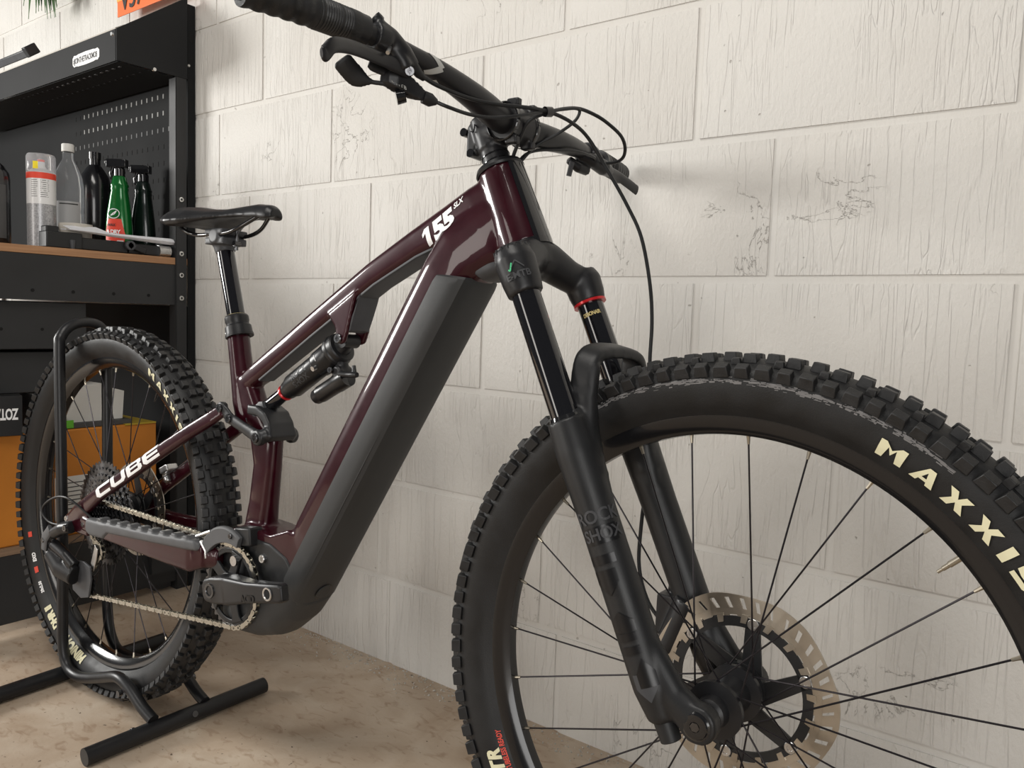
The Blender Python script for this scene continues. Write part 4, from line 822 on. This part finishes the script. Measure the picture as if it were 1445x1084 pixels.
# chain: links laid along a closed path
def arc(c,r,a0,a1,y,n=14): return [V(c[0]+r*math.cos(R_(a)),y,c[2]+r*math.sin(R_(a))) for a in np.linspace(a0,a1,n)]
P2=V(-.004,-.050,-.142); P1=V(.022,-.047,-.072); CG=V(0,-.0485,0)
path=arc(P2,.0215,270,272,-.050,2)+arc(BB,.0690,-92,88,-.050,30)+arc(CG,.0325,96,262,-.0485,16)+arc(P1,.0215,120,-10,-.048,8)+arc(P2,.0215,60,270,-.050,12)[2:]
path=np.array(path); seg=np.linalg.norm(np.diff(path,axis=0),axis=1); cum=np.concatenate([[0],np.cumsum(seg)]); tot=cum[-1]; nl=int(round(tot/.0127)); nl-=nl%2
def link_mesh(outer):
    b=B(); yw=.0034 if outer else .0024; n=8; L=.0127
    for s in (-1,1):
        pts=[]
        for k in range(n): a=PI/2+PI*k/(n-1); pts.append((math.cos(a)*.0042,math.sin(a)*.0042))
        for k in range(n): a=-PI/2+PI*k/(n-1); pts.append((L+math.cos(a)*.0042,math.sin(a)*.0042))
        pts.insert(n,(L/2,-.0030)); pts.append((L/2,.0030)); b.ext(pts,s*yw-.0004,s*yw+.0004)
    for x in (0,L): b.tube([(x,-yw-.0004,0),(x,yw+.0004,0)],.0021,7)
    return mesh_from(b,'link_outer' if outer else 'link_inner')
lm=[link_mesh(True),link_mesh(False)]
chn=bpy.data.objects.new('chain',None); col.objects.link(chn); chn.parent=bike; chn['label']='nickel bicycle chain'; chn.empty_display_size=.03
for i in range(nl):
    s=i*tot/nl; s2=(i+1)*tot/nl
    p=np.array([np.interp(s,cum,path[:,k]) for k in range(3)]); q=np.array([np.interp(s2,cum,path[:,k]) for k in range(3)])
    o=obj('chain_link',lm[i%2],'chain_steel',chn); d=q-p; o.location=(p[0],p[1],p[2]+RB); o.rotation_euler=(0,-math.atan2(d[2],d[0]),math.atan2(d[1],math.hypot(d[0],d[2]))*0)
# derailleur
b=B(); b.tube([(-.020,-.078,-.024),(-.045,-.084,-.030),(-.075,-.086,-.045)],[.013,.013,.012],16); b.tube([(-.080,-.086,-.040),(-.098,-.086,-.062),(-.098,-.084,-.085)],[.011,.011,.013],16,flat=.8)
b.tube([(-.095,-.085,-.090),(-.060,-.080,-.115),(-.020,-.070,-.125)],[.015,.020,.020],18,flat=.8); b.tube([(-.085,-.082,-.070),(-.045,-.078,-.085),(-.022,-.070,-.105)],[.011,.010,.012],16)
der=bp_('rear_derailleur',blob(b,'der',.0022,3),'satin_black',label='black rear derailleur'); 
b=B(); b.tube([(-.078,-.0925,-.036),(-.098,-.094,-.058),(-.1,-.094,-.082)],[.011,.0125,.010],16,flat=.35,up=(1,0,0)); bp_('derailleur_knuckle',b,'guard_grey',der)
b=B(); b.ext([(-.058,-.100),(-.005,-.094),(.020,-.100),(.026,-.125),(.018,-.162),(-.012,-.170),(-.045,-.160)],-.062,-.058); bp_('cage_plate',b,'dark_grey',der,bevel=.001)
b=B(); b.ext([(.012,-.095),(.026,-.055),(.036,-.062),(.032,-.085),(.022,-.110)],-.056,-.053); bp_('cage_plate',b,'steel',der,bevel=.001)
for c in (P1,P2): b=B(); gear(c,-.0485,14,.0215*1.0,.006,.0022,b); bp_('jockey_wheel',b,'plastic_black',der)
bolt((-.020,-.0915,-.024),(0,-1,0),.007,der); bolt((-.098,-.0965,-.062),(0,-1,0),.005,der)
# rear caliper
b=B(); b.box((.105,.048,.098),(.030,.024,.014),Matrix.Rotation(R_(-25),3,'Y')); b.tube([(.090,.052,.085),(.10,.052,.070)],.008,14); bp_('brake_caliper',blob(b,'rcal',.002,3),'steel',label='silver rear brake caliper')

# ------------------------------------------------------------------ rear-wheel floor stand
std=empty('bike_stand',(.06,0,FZ),'black tubular floor stand holding the rear wheel','stand')
def wp(name,b,mt,parent,angle=38,bevel=0,label=None,smooth=True):
    l=V(0,0,0); q=parent
    while q: l=l+V(*q.location); q=q.parent
    b.map(lambda p:p-l); return obj(name,b,mt,parent,angle,smooth,bevel,label)
rb=.0155; zb=FZ+rb+.0005
b=B(); b.tube([(-.108,-.260,zb),(-.124,.172,zb)],rb,20); wp('foot_bar',b,'satin_black',std)
b=B(); b.tube([(.2400,-.178,zb),(.2440,.184,zb)],rb,20); wp('foot_bar',b,'satin_black',std)
hoop=[(.240,-.054,.026),(.205,-.056,.040),(.160,-.057,.063),(.118,-.058,.072),(.06,-.058,.054),(.0,-.058,.034),(-.055,-.058,.022),(-.098,-.058,.032),(-.116,-.058,.075),(-.117,-.057,.165),(-.118,-.055,.36),(-.132,-.050,.68),(-.136,-.044,.722),(-.140,-.022,.745),(-.146,.010,.752),(-.152,.040,.745),(-.156,.056,.722),(-.156,.058,.68),(-.152,.056,.45),(-.155,.054,.20),(-.152,.054,.09),(-.13,.054,.04),(-.09,.054,.024),(0,.054,.034),(.07,.054,.054),(.12,.054,.066),(.165,.052,.055),(.21,.050,.034),(.241,.050,.022)]
b=B(); b.tube(spl(hoop,5),.0108,16); wp('hoop_tube',b,'satin_black',std)
b=B(); b.tube([(.152,-.052,.052),(.152,.050,.048)],.0095,14); wp('cross_tube',b,'satin_black',std)
for p,a in (((.150,-.073,.055),(0,-1,0)),((.172,.068,.045),(0,1,0)),((.232,-.090,.018),(-.8,0,.6)),((.256,.020,.014),(.9,0,.4))):
    b=B(); b.tube([np.array(p)-np.array(a)*.006,np.array(p)+np.array(a)*.002],.006,12); wp('stand_bolt',b,'bolt_dark',std)
# ------------------------------------------------------------------ steel workbench with pegboard hutch
XB=-.46
bn=empty('workbench',(-1.1,.1,FZ),'dark steel workbench with wooden top and tall pegboard back','workbench')
b=B(); b.box((-1.13,.115,.9165),(1.34,.63,.019)); wp('worktop',b,'wood_top',bn,bevel=.001,label='wooden worktop')
b=B(); b.box((XB-.004,.098,.8515),(.006,.60,.109)); b.box((-1.13,-.198,.8515),(1.34,.006,.109)); apr=wp('apron',b,'bench_steel',bn,smooth=False)
for y in (.032,.125,.225,.318): b=B(); b.tube([(XB+.0002,y,.820),(XB-.0006,y,.820)],.0042,12); wp('apron_hole',b,'hole_black',apr)
def post(x,y,sx,sy,z0,z1):       # L-section with a face on the right end
    b=B(); b.box((x-.001,y+sy*.0155,(z0+z1)/2),(.002,.031,z1-z0)); b.box((x+sx*.016,y,(z0+z1)/2),(.032,.002,z1-z0)); return wp('corner_post',b,'bench_steel',bn,smooth=False)
pst=post(XB+.003,.3945,-1,1,FZ,1.4105); post(XB+.003,-.197,-1,1,FZ,.905); post(-1.80,.3945,1,1,FZ,1.6); post(-1.80,-.197,1,1,FZ,.905)
b=B(); b.box((XB+.0015,.4405,.80),(.002,.022,1.62)); wp('side_flange',b,'peg_steel',bn,smooth=False)
for i in range(24):
    z=.10+i*.062; b=B(); b.box((XB+.0029,.4385,z),(.0006,.009,.026)); wp('flange_slot',b,'hole_black',bn,smooth=False)
for z in (1.085,.938,.879,.816): 
    b=B(); b.tube([(XB+.003,.409,z),(XB+.0065,.409,z),(XB+.007,.409,z),(XB+.007,.409,z),(XB+.005,.409,z)],[.0068,.0066,.005,.003,.0028],14); wp('bolt',b,'zinc',pst,angle=25)
# pegboard, holes drawn as plates; upper rows painted pale as wall light coming through
b=B(); b.box((-1.13,.4345,1.17),(1.335,.003,.50)); pegb=wp('pegboard',b,'peg_steel',bn,smooth=False)
pm={}
def slot(name,c,size,mt,par=None):
    k=(size,mt)
    if k not in pm: bb=B(); bb.box((0,0,0),size); pm[k]=mesh_from(bb,name,smooth=False)
    o=obj(name,pm[k],mt,par or pegb); o.location=V(*c)-V(*bn.location); return o
for r in range(10):
    for c in range(22):
        x=-.50-c*.0295; z=1.385-r*.0465
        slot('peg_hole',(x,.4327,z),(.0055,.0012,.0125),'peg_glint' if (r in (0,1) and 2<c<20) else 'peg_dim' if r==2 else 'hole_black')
for r in range(9): slot('peg_hole',(-.478,.4327,1.37-r*.052),(.008,.0012,.016),'dark_grey')
# hutch hood: sloped side panel, front lip, underside, top
hood=lambda x0,x1:[(x0,.235,1.409),(x0,.235,1.487),(x0,.428,1.627),(x0,.428,1.4105),(x1,.235,1.409),(x1,.235,1.487),(x1,.428,1.627),(x1,.428,1.4105)]
F8=[(0,1,2,3),(7,6,5,4),(0,4,5,1),(1,5,6,2),(2,6,7,3),(3,7,4,0)]
b=B(); b.add(hood(XB+.0005,XB+.0045),F8); wp('hood_side',b,'hood_steel',bn,smooth=False,bevel=.0008)
b=B(); b.box((-1.13,.236,1.448),(1.335,.002,.078)); wp('hood_lip',b,'hood_steel',bn,smooth=False)
b=B(); b.add([(XB-.003,.236,1.487),(-1.8,.236,1.487),(-1.8,.425,1.600),(XB-.003,.425,1.600),(XB-.003,.236,1.491),(-1.8,.236,1.491),(-1.8,.425,1.604),(XB-.003,.425,1.604)],F8); wp('hood_top',b,'trim_beige',bn,smooth=False)
b=B(); b.box((-1.13,.33,1.4085),(1.335,.18,.002)); hud=wp('hood_underside',b,'peg_steel',bn,smooth=False)
for c in range(20):
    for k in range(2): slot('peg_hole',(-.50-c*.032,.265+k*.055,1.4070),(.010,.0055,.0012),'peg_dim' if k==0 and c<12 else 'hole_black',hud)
b=B(); b.tube([(-.475,.235,1.476),(-.475,.231,1.476)],[.006,.0045],14); wp('bolt',b,'zinc',bn)
b=B(); b.tube([(XB,.335,1.4125),(XB+.005,.335,1.4125)],[.006,.0045],14); wp('bolt',b,'zinc',bn)
b=B(); b.tube([(XB,.432,1.448),(XB+.005,.432,1.448)],[.0045,.0035],12); wp('bolt',b,'zinc',bn)
# drawers hung below the top and lower shelf
b=B(); b.box((-.66,-.01,.735),(.36,.35,.115)); wp('drawer_box',b,'bench_steel',bn,bevel=.002)
b=B(); b.box((-.68,-.01,.620),(.36,.34,.100)); wp('drawer_box',b,'bench_steel',bn,bevel=.002)
for y in (-.03,.06): b=B(); b.tube([(-.4795,y,.726),(-.4805,y,.726)],.004,10); wp('apron_hole',b,'hole_black',apr)
b=B(); b.box((-1.13,.432,.45),(1.335,.004,.69)); wp('back_panel',b,'peg_steel',bn,smooth=False)
b=B(); b.box((-1.13,.115,.193),(1.33,.615,.018)); wp('lower_shelf',b,'wood_shelf',bn)
b=B(); b.box((XB-.004,.098,.100),(.006,.60,.165)); wp('kick_panel',b,'bench_steel',bn,smooth=False)
b=B(); b.box((XB+.006,.36,.10),(.02,.09,.09)); b.box((-.50,.36,.05),(.06,.05,.1)); wp('foot_bracket',b,'bench_steel',bn)
# sticker on the lip
skr=empty('lip_sticker',(-.62,.2345,1.425),'white sticker with black capitals on the hood lip','sticker')
b=B(); pts=[]
for i in range(40):
    a=2*PI*i/40; k=.074; x=math.copysign(abs(math.cos(a))**.3,math.cos(a))*k; z=math.copysign(abs(math.sin(a))**.4,math.sin(a))*.0155+.0012*math.sin(9*a); pts.append((-.6185+x,1.4415+z))
b.ext(pts,.2347,.2340); wp('sticker_base',b,'white_print',skr,smooth=False)
t=text_b('#JOINTHETRACKMOB',.0205,.0005,0,.85); on_plane(t,(-.6885,.2337,1.4345),(1,0,0),(0,0,1),.134/t.w); wp('lettering',t,'ink_dark',skr,smooth=False)
# number plate style board and potted plant leaves above
pl_=empty('number_board',(-.60,.405,1.630),'orange and yellow board with dark characters on top of the hutch','sign')
b=B(); b.box((-.600,.408,1.695),(.385,.003,.125)); wp('board',b,'plate_orange',pl_,bevel=.001)
b=B(); b.box((-.765,.4060,1.715),(.055,.002,.080)); wp('board_patch',b,'plate_yellow',pl_)
t=text_b('V57 12',.085,.0012,0,1.0); on_plane(t,(-.772,.4045,1.646),(1,0,0),(0,0,1),.225/t.w); wp('lettering',t,'ink_dark',pl_,smooth=False)
pot=empty('hanging_plant',(-1.19,.40,1.80),'dark green spiky plant leaves hanging above the hutch','plant')
b=B(); b.lathe([(.045,1.86),(.062,1.95)],(-1.19,.36,0),'z',20); wp('pot',b,'card_white',pot)
for i in range(26):
    a=rng.uniform(0,2*PI); sp=rng.uniform(.02,.085); L=rng.uniform(.10,.19); p0=V(-1.19,.36,1.87); p2=p0+V(math.cos(a)*sp,math.sin(a)*sp*.6,-L); p1=p0+V(math.cos(a)*sp*.9,math.sin(a)*sp*.5,-L*.35)
    b=B(); rings=[]
    for t,wd in ((0,.003),(.35,.012),(.7,.009),(1,.0006)):
        c=(1-t)**2*p0+2*t*(1-t)*p1+t*t*p2; rings.append([c+V(wd,0,0),c+V(0,-.001,0),c+V(-wd,0,0),c+V(0,.001,0)])
    b.loft(rings); wp('leaf',b,'leaf',pot)
lp=empty('bar_lamp',(-1.25,.30,1.552),'slim dark bar lamp lying on the hutch top','lamp')
b=B(); b.box((-1.22,.288,1.553),(.26,.030,.022),Matrix.Rotation(R_(38),3,'X')); wp('lamp_body',b,'dark_grey',lp,bevel=.003)
b=B(); b.box((-1.085,.288,1.556),(.024,.038,.030),Matrix.Rotation(R_(38),3,'X')); wp('end_cap',b,'plastic_black',lp,bevel=.003)
# ------------------------------------------------------------------ things on the bench
ZT=.926
def stand_obj(name,x,y,label,cat,z=ZT): return empty(name,(x,y,z),label,cat)
# aerosol
a=stand_obj('aerosol_can',-.57,.100,'white speckled spray can with red band and clear cap','spray can')
b=B(); b.lathe([(.029,ZT),(.0325,ZT+.004),(.0325,ZT+.110)],(-.57,.100,0),'z',32); wp('can_body',b,'can_speckle',a)
b=B(); b.lathe([(.0326,ZT+.110),(.0326,ZT+.172)],(-.57,.100,0),'z',32,False); wp('can_label',b,'can_white',a)
b=B(); b.lathe([(.0329,ZT+.172),(.0329,ZT+.187)],(-.57,.100,0),'z',32,False); wp('red_band',b,'red_print',a)
b=B(); b.lathe([(.0315,ZT+.187),(.020,ZT+.196),(.012,ZT+.198),(.008,ZT+.205),(.007,ZT+.215),(.001,ZT+.216)],(-.57,.100,0),'z',28); wp('valve_cup',b,'can_white',a)
b=B(); b.lathe([(.007,ZT+.205),(.007,ZT+.220),(.001,ZT+.221)],(-.57,.100,0),'z',14); wp('nozzle',b,'red_print',a)
b=B(); b.lathe([(.0328,ZT+.187),(.0328,ZT+.228),(.0300,ZT+.2335),(.001,ZT+.234)],(-.57,.100,0),'z',32,False); wp('cap',b,'cap_plastic',a)
b=B()
for i in range(3): q=-.95+.12*i; q2=q+.12; b.add([(-.57+.0331*math.cos(t_),.100+.0331*math.sin(t_),z) for t_,z in ((q,ZT+.195),(q2,ZT+.195),(q2,ZT+.213),(q,ZT+.213))],[(0,1,2,3)])
wp('price_sticker',b,'yellow_sticker',a)
for r in range(9):
    b=B(); z=ZT+.167-r*.005; 
    for q,q2 in ((-1.1,-.62),(-.45,.15)): q2-=rng.uniform(0,.12); b.add([(-.57+.0328*math.cos(t_),.100+.0328*math.sin(t_),zz) for t_,zz in ((q,z),((q+q2)/2,z),(q2,z),(q2,z+.0012),((q+q2)/2,z+.0012),(q,z+.0012))],[(0,1,4,5),(1,2,3,4)])
    wp('print_line',b,'box_grey',a)
# clear bottle
def bottle(name,x,y,r,prof,mt,label,cat='bottle'):
    a=stand_obj(name,x,y,label,cat); b=B(); b.lathe([(q*r,ZT+h) for q,h in prof],(x,y,0),'z',32); wp('bottle_body',b,mt,a); return a
x,y=-.60,.178
a=bottle('plastic_bottle',x,y,.037,[(.85,0),(1,.006),(1,.10),(.96,.105),(1,.115),(1,.165),(.88,.195),(.60,.222),(.36,.238),(.34,.258)],'clear_plastic','clear ribbed plastic bottle with white cap beside the aerosol')
b=B(); b.lathe([(.0145,ZT+.258),(.0150,ZT+.259),(.0150,ZT+.276),(.0135,ZT+.278),(.001,ZT+.278)],(x,y,0),'z',24); wp('bottle_cap',b,'card_white',a)
b=B(); q0=-1.3; vs=[];fs=[]
for i in range(11): t_=q0+i*.17; vs+= [(x+.0374*math.cos(t_),y+.0374*math.sin(t_),ZT+.045),(x+.0374*math.cos(t_),y+.0374*math.sin(t_),ZT+.128)]
for i in range(10): fs.append((2*i,2*i+2,2*i+3,2*i+1))
b.add(vs,fs); wp('bottle_label',b,'label_grey',a)
b=B(); vs=[];fs=[]
for i in range(8): t_=-1.0+i*.17; vs+= [(x+.0377*math.cos(t_),y+.0377*math.sin(t_),ZT+.120),(x+.0377*math.cos(t_),y+.0377*math.sin(t_),ZT+.123)]
for i in range(7): fs.append((2*i,2*i+2,2*i+3,2*i+1))
b.add(vs,fs); wp('print_line',b,'ink_dark',a)
x,y=-.66,.275
a=bottle('plastic_bottle',x,y,.041,[(.9,0),(1,.006),(1,.185),(.85,.215),(.5,.238),(.34,.246),(.34,.262)],'black_bottle','large dark plastic bottle with shoulder and narrow neck')
b=B(); b.lathe([(.0155,ZT+.262),(.0155,ZT+.280),(.001,ZT+.281)],(x,y,0),'z',20); wp('bottle_cap',b,'gloss_black',a)
def spray(x,y,body,label,rot,lab):
    a=stand_obj('spray_bottle',x,y,label,'bottle'); M=Matrix.Rotation(rot,3,'Z')
    def T(p): q=M@Vector((p[0],p[1],0)); return V(x+q[0],y+q[1],p[2])
    b=B(); rings=[]
    for h,wx,wy,ox in ((0,.030,.021,0),(.006,.034,.024,0),(.07,.034,.024,0),(.11,.031,.023,.0),(.145,.026,.021,.001),(.175,.021,.019,.002),(.180,.0225,.020,.002),(.184,.021,.019,.002),(.190,.0225,.020,.002),(.195,.020,.018,.002),(.212,.016,.015,.002),(.216,.012,.012,.002)):
        rings.append([V(ox+wx*math.copysign(abs(math.cos(t))**.75,math.cos(t)),wy*math.copysign(abs(math.sin(t))**.75,math.sin(t)),ZT+h) for t in np.linspace(0,2*PI,28,endpoint=False)])
    b.loft(rings); b.map(T); wp('bottle_body',b,body,a)
    b=B(); b.lathe([(.0145,ZT+.214),(.0145,ZT+.234),(.011,ZT+.238)],(.002,0,0),'z',18); b.box((-.004,0,ZT+.249),(.052,.021,.022)); b.box((-.031,0,ZT+.252),(.010,.013,.012)); b.tube([(-.014,0,ZT+.240),(-.022,0,ZT+.222),(-.019,0,ZT+.206)],[.005,.0045,.004],10); b.map(T); wp('trigger_head',b,'gloss_black',a,bevel=.002)
    if lab:
        hs=[(0,.030,.021),(.006,.034,.024),(.07,.034,.024),(.11,.031,.023),(.145,.026,.021),(.175,.021,.019)]
        def wrap(q,mt,nm,off):
            q=refine(q,.003)
            def fn(p):
                wx=np.interp(p[1],[h[0] for h in hs],[h[1] for h in hs]); wy=np.interp(p[1],[h[0] for h in hs],[h[2] for h in hs])
                return V(p[0],-wy*max(0,1-abs(p[0]/wx)**2.667)**.375-off,ZT+p[1])
            q.map(fn); q.map(T); wp(nm,q,mt,a)
        def face(pts,mt,nm,off=.0004):
            q=B(); q.add([(p[0],p[1],0) for p in pts],[tuple(range(len(pts)))]); wrap(q,mt,nm,off)
        face([(-.026,.012),(.020,.012),(.026,.055),(.016,.098),(-.020,.098),(-.028,.06)],'red_print','label_panel')
        face([(-.024,.018),(.018,.018),(.022,.040),(-.025,.040)],'white_print','label_panel',.0007)
        face([(-.022,.021),(-.006,.021),(.006,.040),(-.012,.040)],'red_print','label_panel',.0010)
        el=lambda rx,rz:[(-.004+rx*math.cos(t),.112+rz*math.sin(t)) for t in np.linspace(0,2*PI,24,endpoint=False)]
        face(el(.0165,.0135),'white_print','emblem',.0010); face(el(.0145,.0115),'green_bottle','emblem',.0013)
        q=stroke([(-.012,.106),(-.006,.112),(.004,.119),(-.001,.111),(-.010,.107)],.0022); wrap(q,'white_print','emblem',.0016)
        q=text_b('& DRY',.0150,.0006,0,.9); q.map(lambda p:V(p[0]*.95-.024,p[1]+.058,0)); wrap(q,'white_print','lettering',.0012)
        q=text_b('WAX',.0100,.0003,0,.9); q.map(lambda p:V(p[0]-.022,p[1]+.078,0)); wrap(q,'ink_dark','lettering',.0012)
spray(-.585,.303,'green_bottle','bright green trigger spray bottle with red label',R_(38),True)
spray(-.615,.385,'dark_bottle','dark green trigger spray bottle tucked behind the bright one',R_(38),False)
x,y=-.62,.014
a=bottle('aerosol_can',x,y,.0325,[(.92,0),(1,.004),(1,.165),(.95,.180),(.6,.198),(.35,.205),(.3,.215)],'black_bottle','dark aerosol can with grey label at the bench end')
b=B(); vs=[];fs=[]
for i in range(11): t_=-1.3+i*.17; vs+= [(x+.0329*math.cos(t_),y+.0329*math.sin(t_),ZT+.02),(x+.0329*math.cos(t_),y+.0329*math.sin(t_),ZT+.150)]
for i in range(10): fs.append((2*i,2*i+2,2*i+3,2*i+1))
b.add(vs,fs); wp('can_label',b,'box_grey',a)
# jar lid, tool, folded paper
a=stand_obj('round_tin',-.535,.166,'shallow round tin with pale rim in front of the clear bottle','tin')
b=B(); b.lathe([(.037,ZT),(.037,ZT+.050),(.0385,ZT+.052),(.0395,ZT+.062),(.0385,ZT+.068),(.001,ZT+.068)],(-.535,.166,0),'z',32); wp('tin_body',b,'trim_beige',a)
a=stand_obj('folding_repair_clamp',-.492,.21,'black folding clamp arm lying along the bench edge','tool')
b=B(); b.box((-.490,.110,ZT+.020),(.045,.085,.040)); b.box((-.490,.085,ZT+.044),(.03,.03,.018)); b.box((-.488,.20,ZT+.016),(.030,.15,.030)); b.box((-.488,.33,ZT+.015),(.030,.13,.028)); wp('clamp_arm',b,'plastic_black',a,bevel=.003)
b=B(); b.tube([(-.470,.272,ZT+.022),(-.462,.272,ZT+.022),(-.461,.272,ZT+.022),(-.461,.272,ZT+.022),(-.468,.272,ZT+.022)],[.0125,.0125,.011,.007,.006],24); wp('clamp_knob',b,'dark_grey',a)
b=B(); b.box((-.466,.298,ZT+.014),(.008,.03,.014),Matrix.Rotation(R_(-20),3,'X')); wp('clamp_lever',b,'plastic_black',a,bevel=.002)
b=B(); b.tube([(-.468,.128,ZT+.0005),(-.468,.128,ZT+.022)],[.005,.0075],12); wp('clamp_pin',b,'dark_grey',a)
a=stand_obj('socket',-.475,.368,'ribbed steel socket under the folded papers','tool')
b=B(); b.tube([(-.475,.352,ZT+.0155),(-.475,.384,ZT+.0155)],.0150,18); wp('socket_body',b,'steel',a,angle=10)
a=stand_obj('folded_papers',-.50,.25,'folded white papers on top of the black clamp arm','paper',ZT+.038)
b=B(); rings=[]
for y,z,h in ((.112,.046,.002),(.16,.044,.005),(.23,.040,.009),(.32,.036,.014),(.385,.034,.017),(.402,.036,.012)): rings.append([V(-.468,y,ZT+z),V(-.462,y,ZT+z+h*.5),V(-.468,y,ZT+z+h),V(-.494,y,ZT+z+h+.002),V(-.494,y,ZT+z+.002)])
b.loft(rings); wp('paper_fold',b,'paper',a,angle=60)
b=B(); b.add([(-.466,.125,ZT+.047),(-.466,.225,ZT+.046),(-.50,.20,ZT+.062),(-.50,.12,ZT+.058),(-.466,.125,ZT+.048),(-.466,.225,ZT+.047),(-.50,.20,ZT+.063),(-.50,.12,ZT+.059)],F8); wp('loose_sheet',b,'paper',a)
# ------------------------------------------------------------------ boxes on the lower shelf
a=empty('cardboard_box',(-.68,.06,.202),'large orange taped cardboard box on the lower shelf','box')
b=B(); b.box((-.672,.080,.338),(.40,.53,.272)); wp('box_body',b,'cardboard_orange',a,bevel=.004)
b=B(); b.box((-.4715,.300,.474),(.004,.085,.003)); b.box((-.62,.300,.4757),(.30,.085,.0012)); wp('tape_strip',b,'tape_yellow',a)
b=B(); b.box((-.4712,.13,.30),(.0012,.10,.11)); wp('shipping_label',b,'card_white',a)
for r in range(7): b=B(); b.box((-.4704,.13+rng.uniform(-.006,.006),.338-r*.011),(.0006,.07+rng.uniform(-.015,.01),.0025)); wp('print_line',b,'box_grey',a)
zt=.4745
a=empty('hardware_box',(-.56,-.08,zt),'black product box with upside-down white lettering on the orange box','box',rot=(0,0,R_(0)))
M=Matrix.Rotation(R_(-14),3,'Z')
b=B(); b.box((0,0,.0475),(.16,.26,.095)); b.map(lambda p:np.array(M@Vector(p))+V(-.553,-.108,zt)); wp('box_body',b,'box_black',a,bevel=.001)
t=text_b('ZOTAC GAMING',.036,.0012,0,.92); t.map(lambda p:V(.0806,.122-p[0]*.50,.036+.028-p[1]) ); t.map(lambda p:np.array(M@Vector(p))+V(-.553,-.108,zt)); wp('lettering',t,'white_print',a,smooth=False)
a=empty('parts_box',(-.60,.08,zt),'dark grey open-topped box beside the black lettered box','box')
b=B(); b.box((-.60,.074,zt+.045),(.18,.055,.090)); wp('box_body',b,'box_grey',a,bevel=.001)
b=B(); b.box((-.60,.074,zt+.0905),(.18,.055,.001)); wp('box_rim',b,'card_white',a)
a=empty('white_carton',(-.56,.20,zt),'white card carton with a green corner on the orange box','box')
b=B(); b.add([(-.49,.120,zt+.014),(-.49,.205,zt+.014),(-.63,.205,zt+.014),(-.63,.12,zt+.014),(-.485,.108,zt+.100),(-.485,.205,zt+.112),(-.64,.205,zt+.112),(-.64,.108,zt+.1)],[(0,1,2,3),(7,6,5,4),(0,4,5,1),(1,5,6,2),(2,6,7,3),(3,7,4,0)]); wp('carton_body',b,'card_white',a)
b=B(); b.add([(-.50,.212,zt+.014),(-.50,.265,zt+.014),(-.63,.265,zt+.014),(-.63,.212,zt+.014),(-.50,.212,zt+.105),(-.50,.270,zt+.088),(-.63,.270,zt+.088),(-.63,.212,zt+.105)],[(0,1,2,3),(7,6,5,4),(0,4,5,1),(1,5,6,2),(2,6,7,3),(3,7,4,0)]); wp('carton_flap',b,'card_white',a)
b=B(); b.box((-.56,.20,zt+.007),(.16,.16,.012)); wp('carton_tray',b,'box_grey',a)
b=B(); b.box((-.4790,.100,zt+.012),(.002,.06,.020)); wp('green_corner',b,'card_green',a)
bpy.context.view_layer.update()
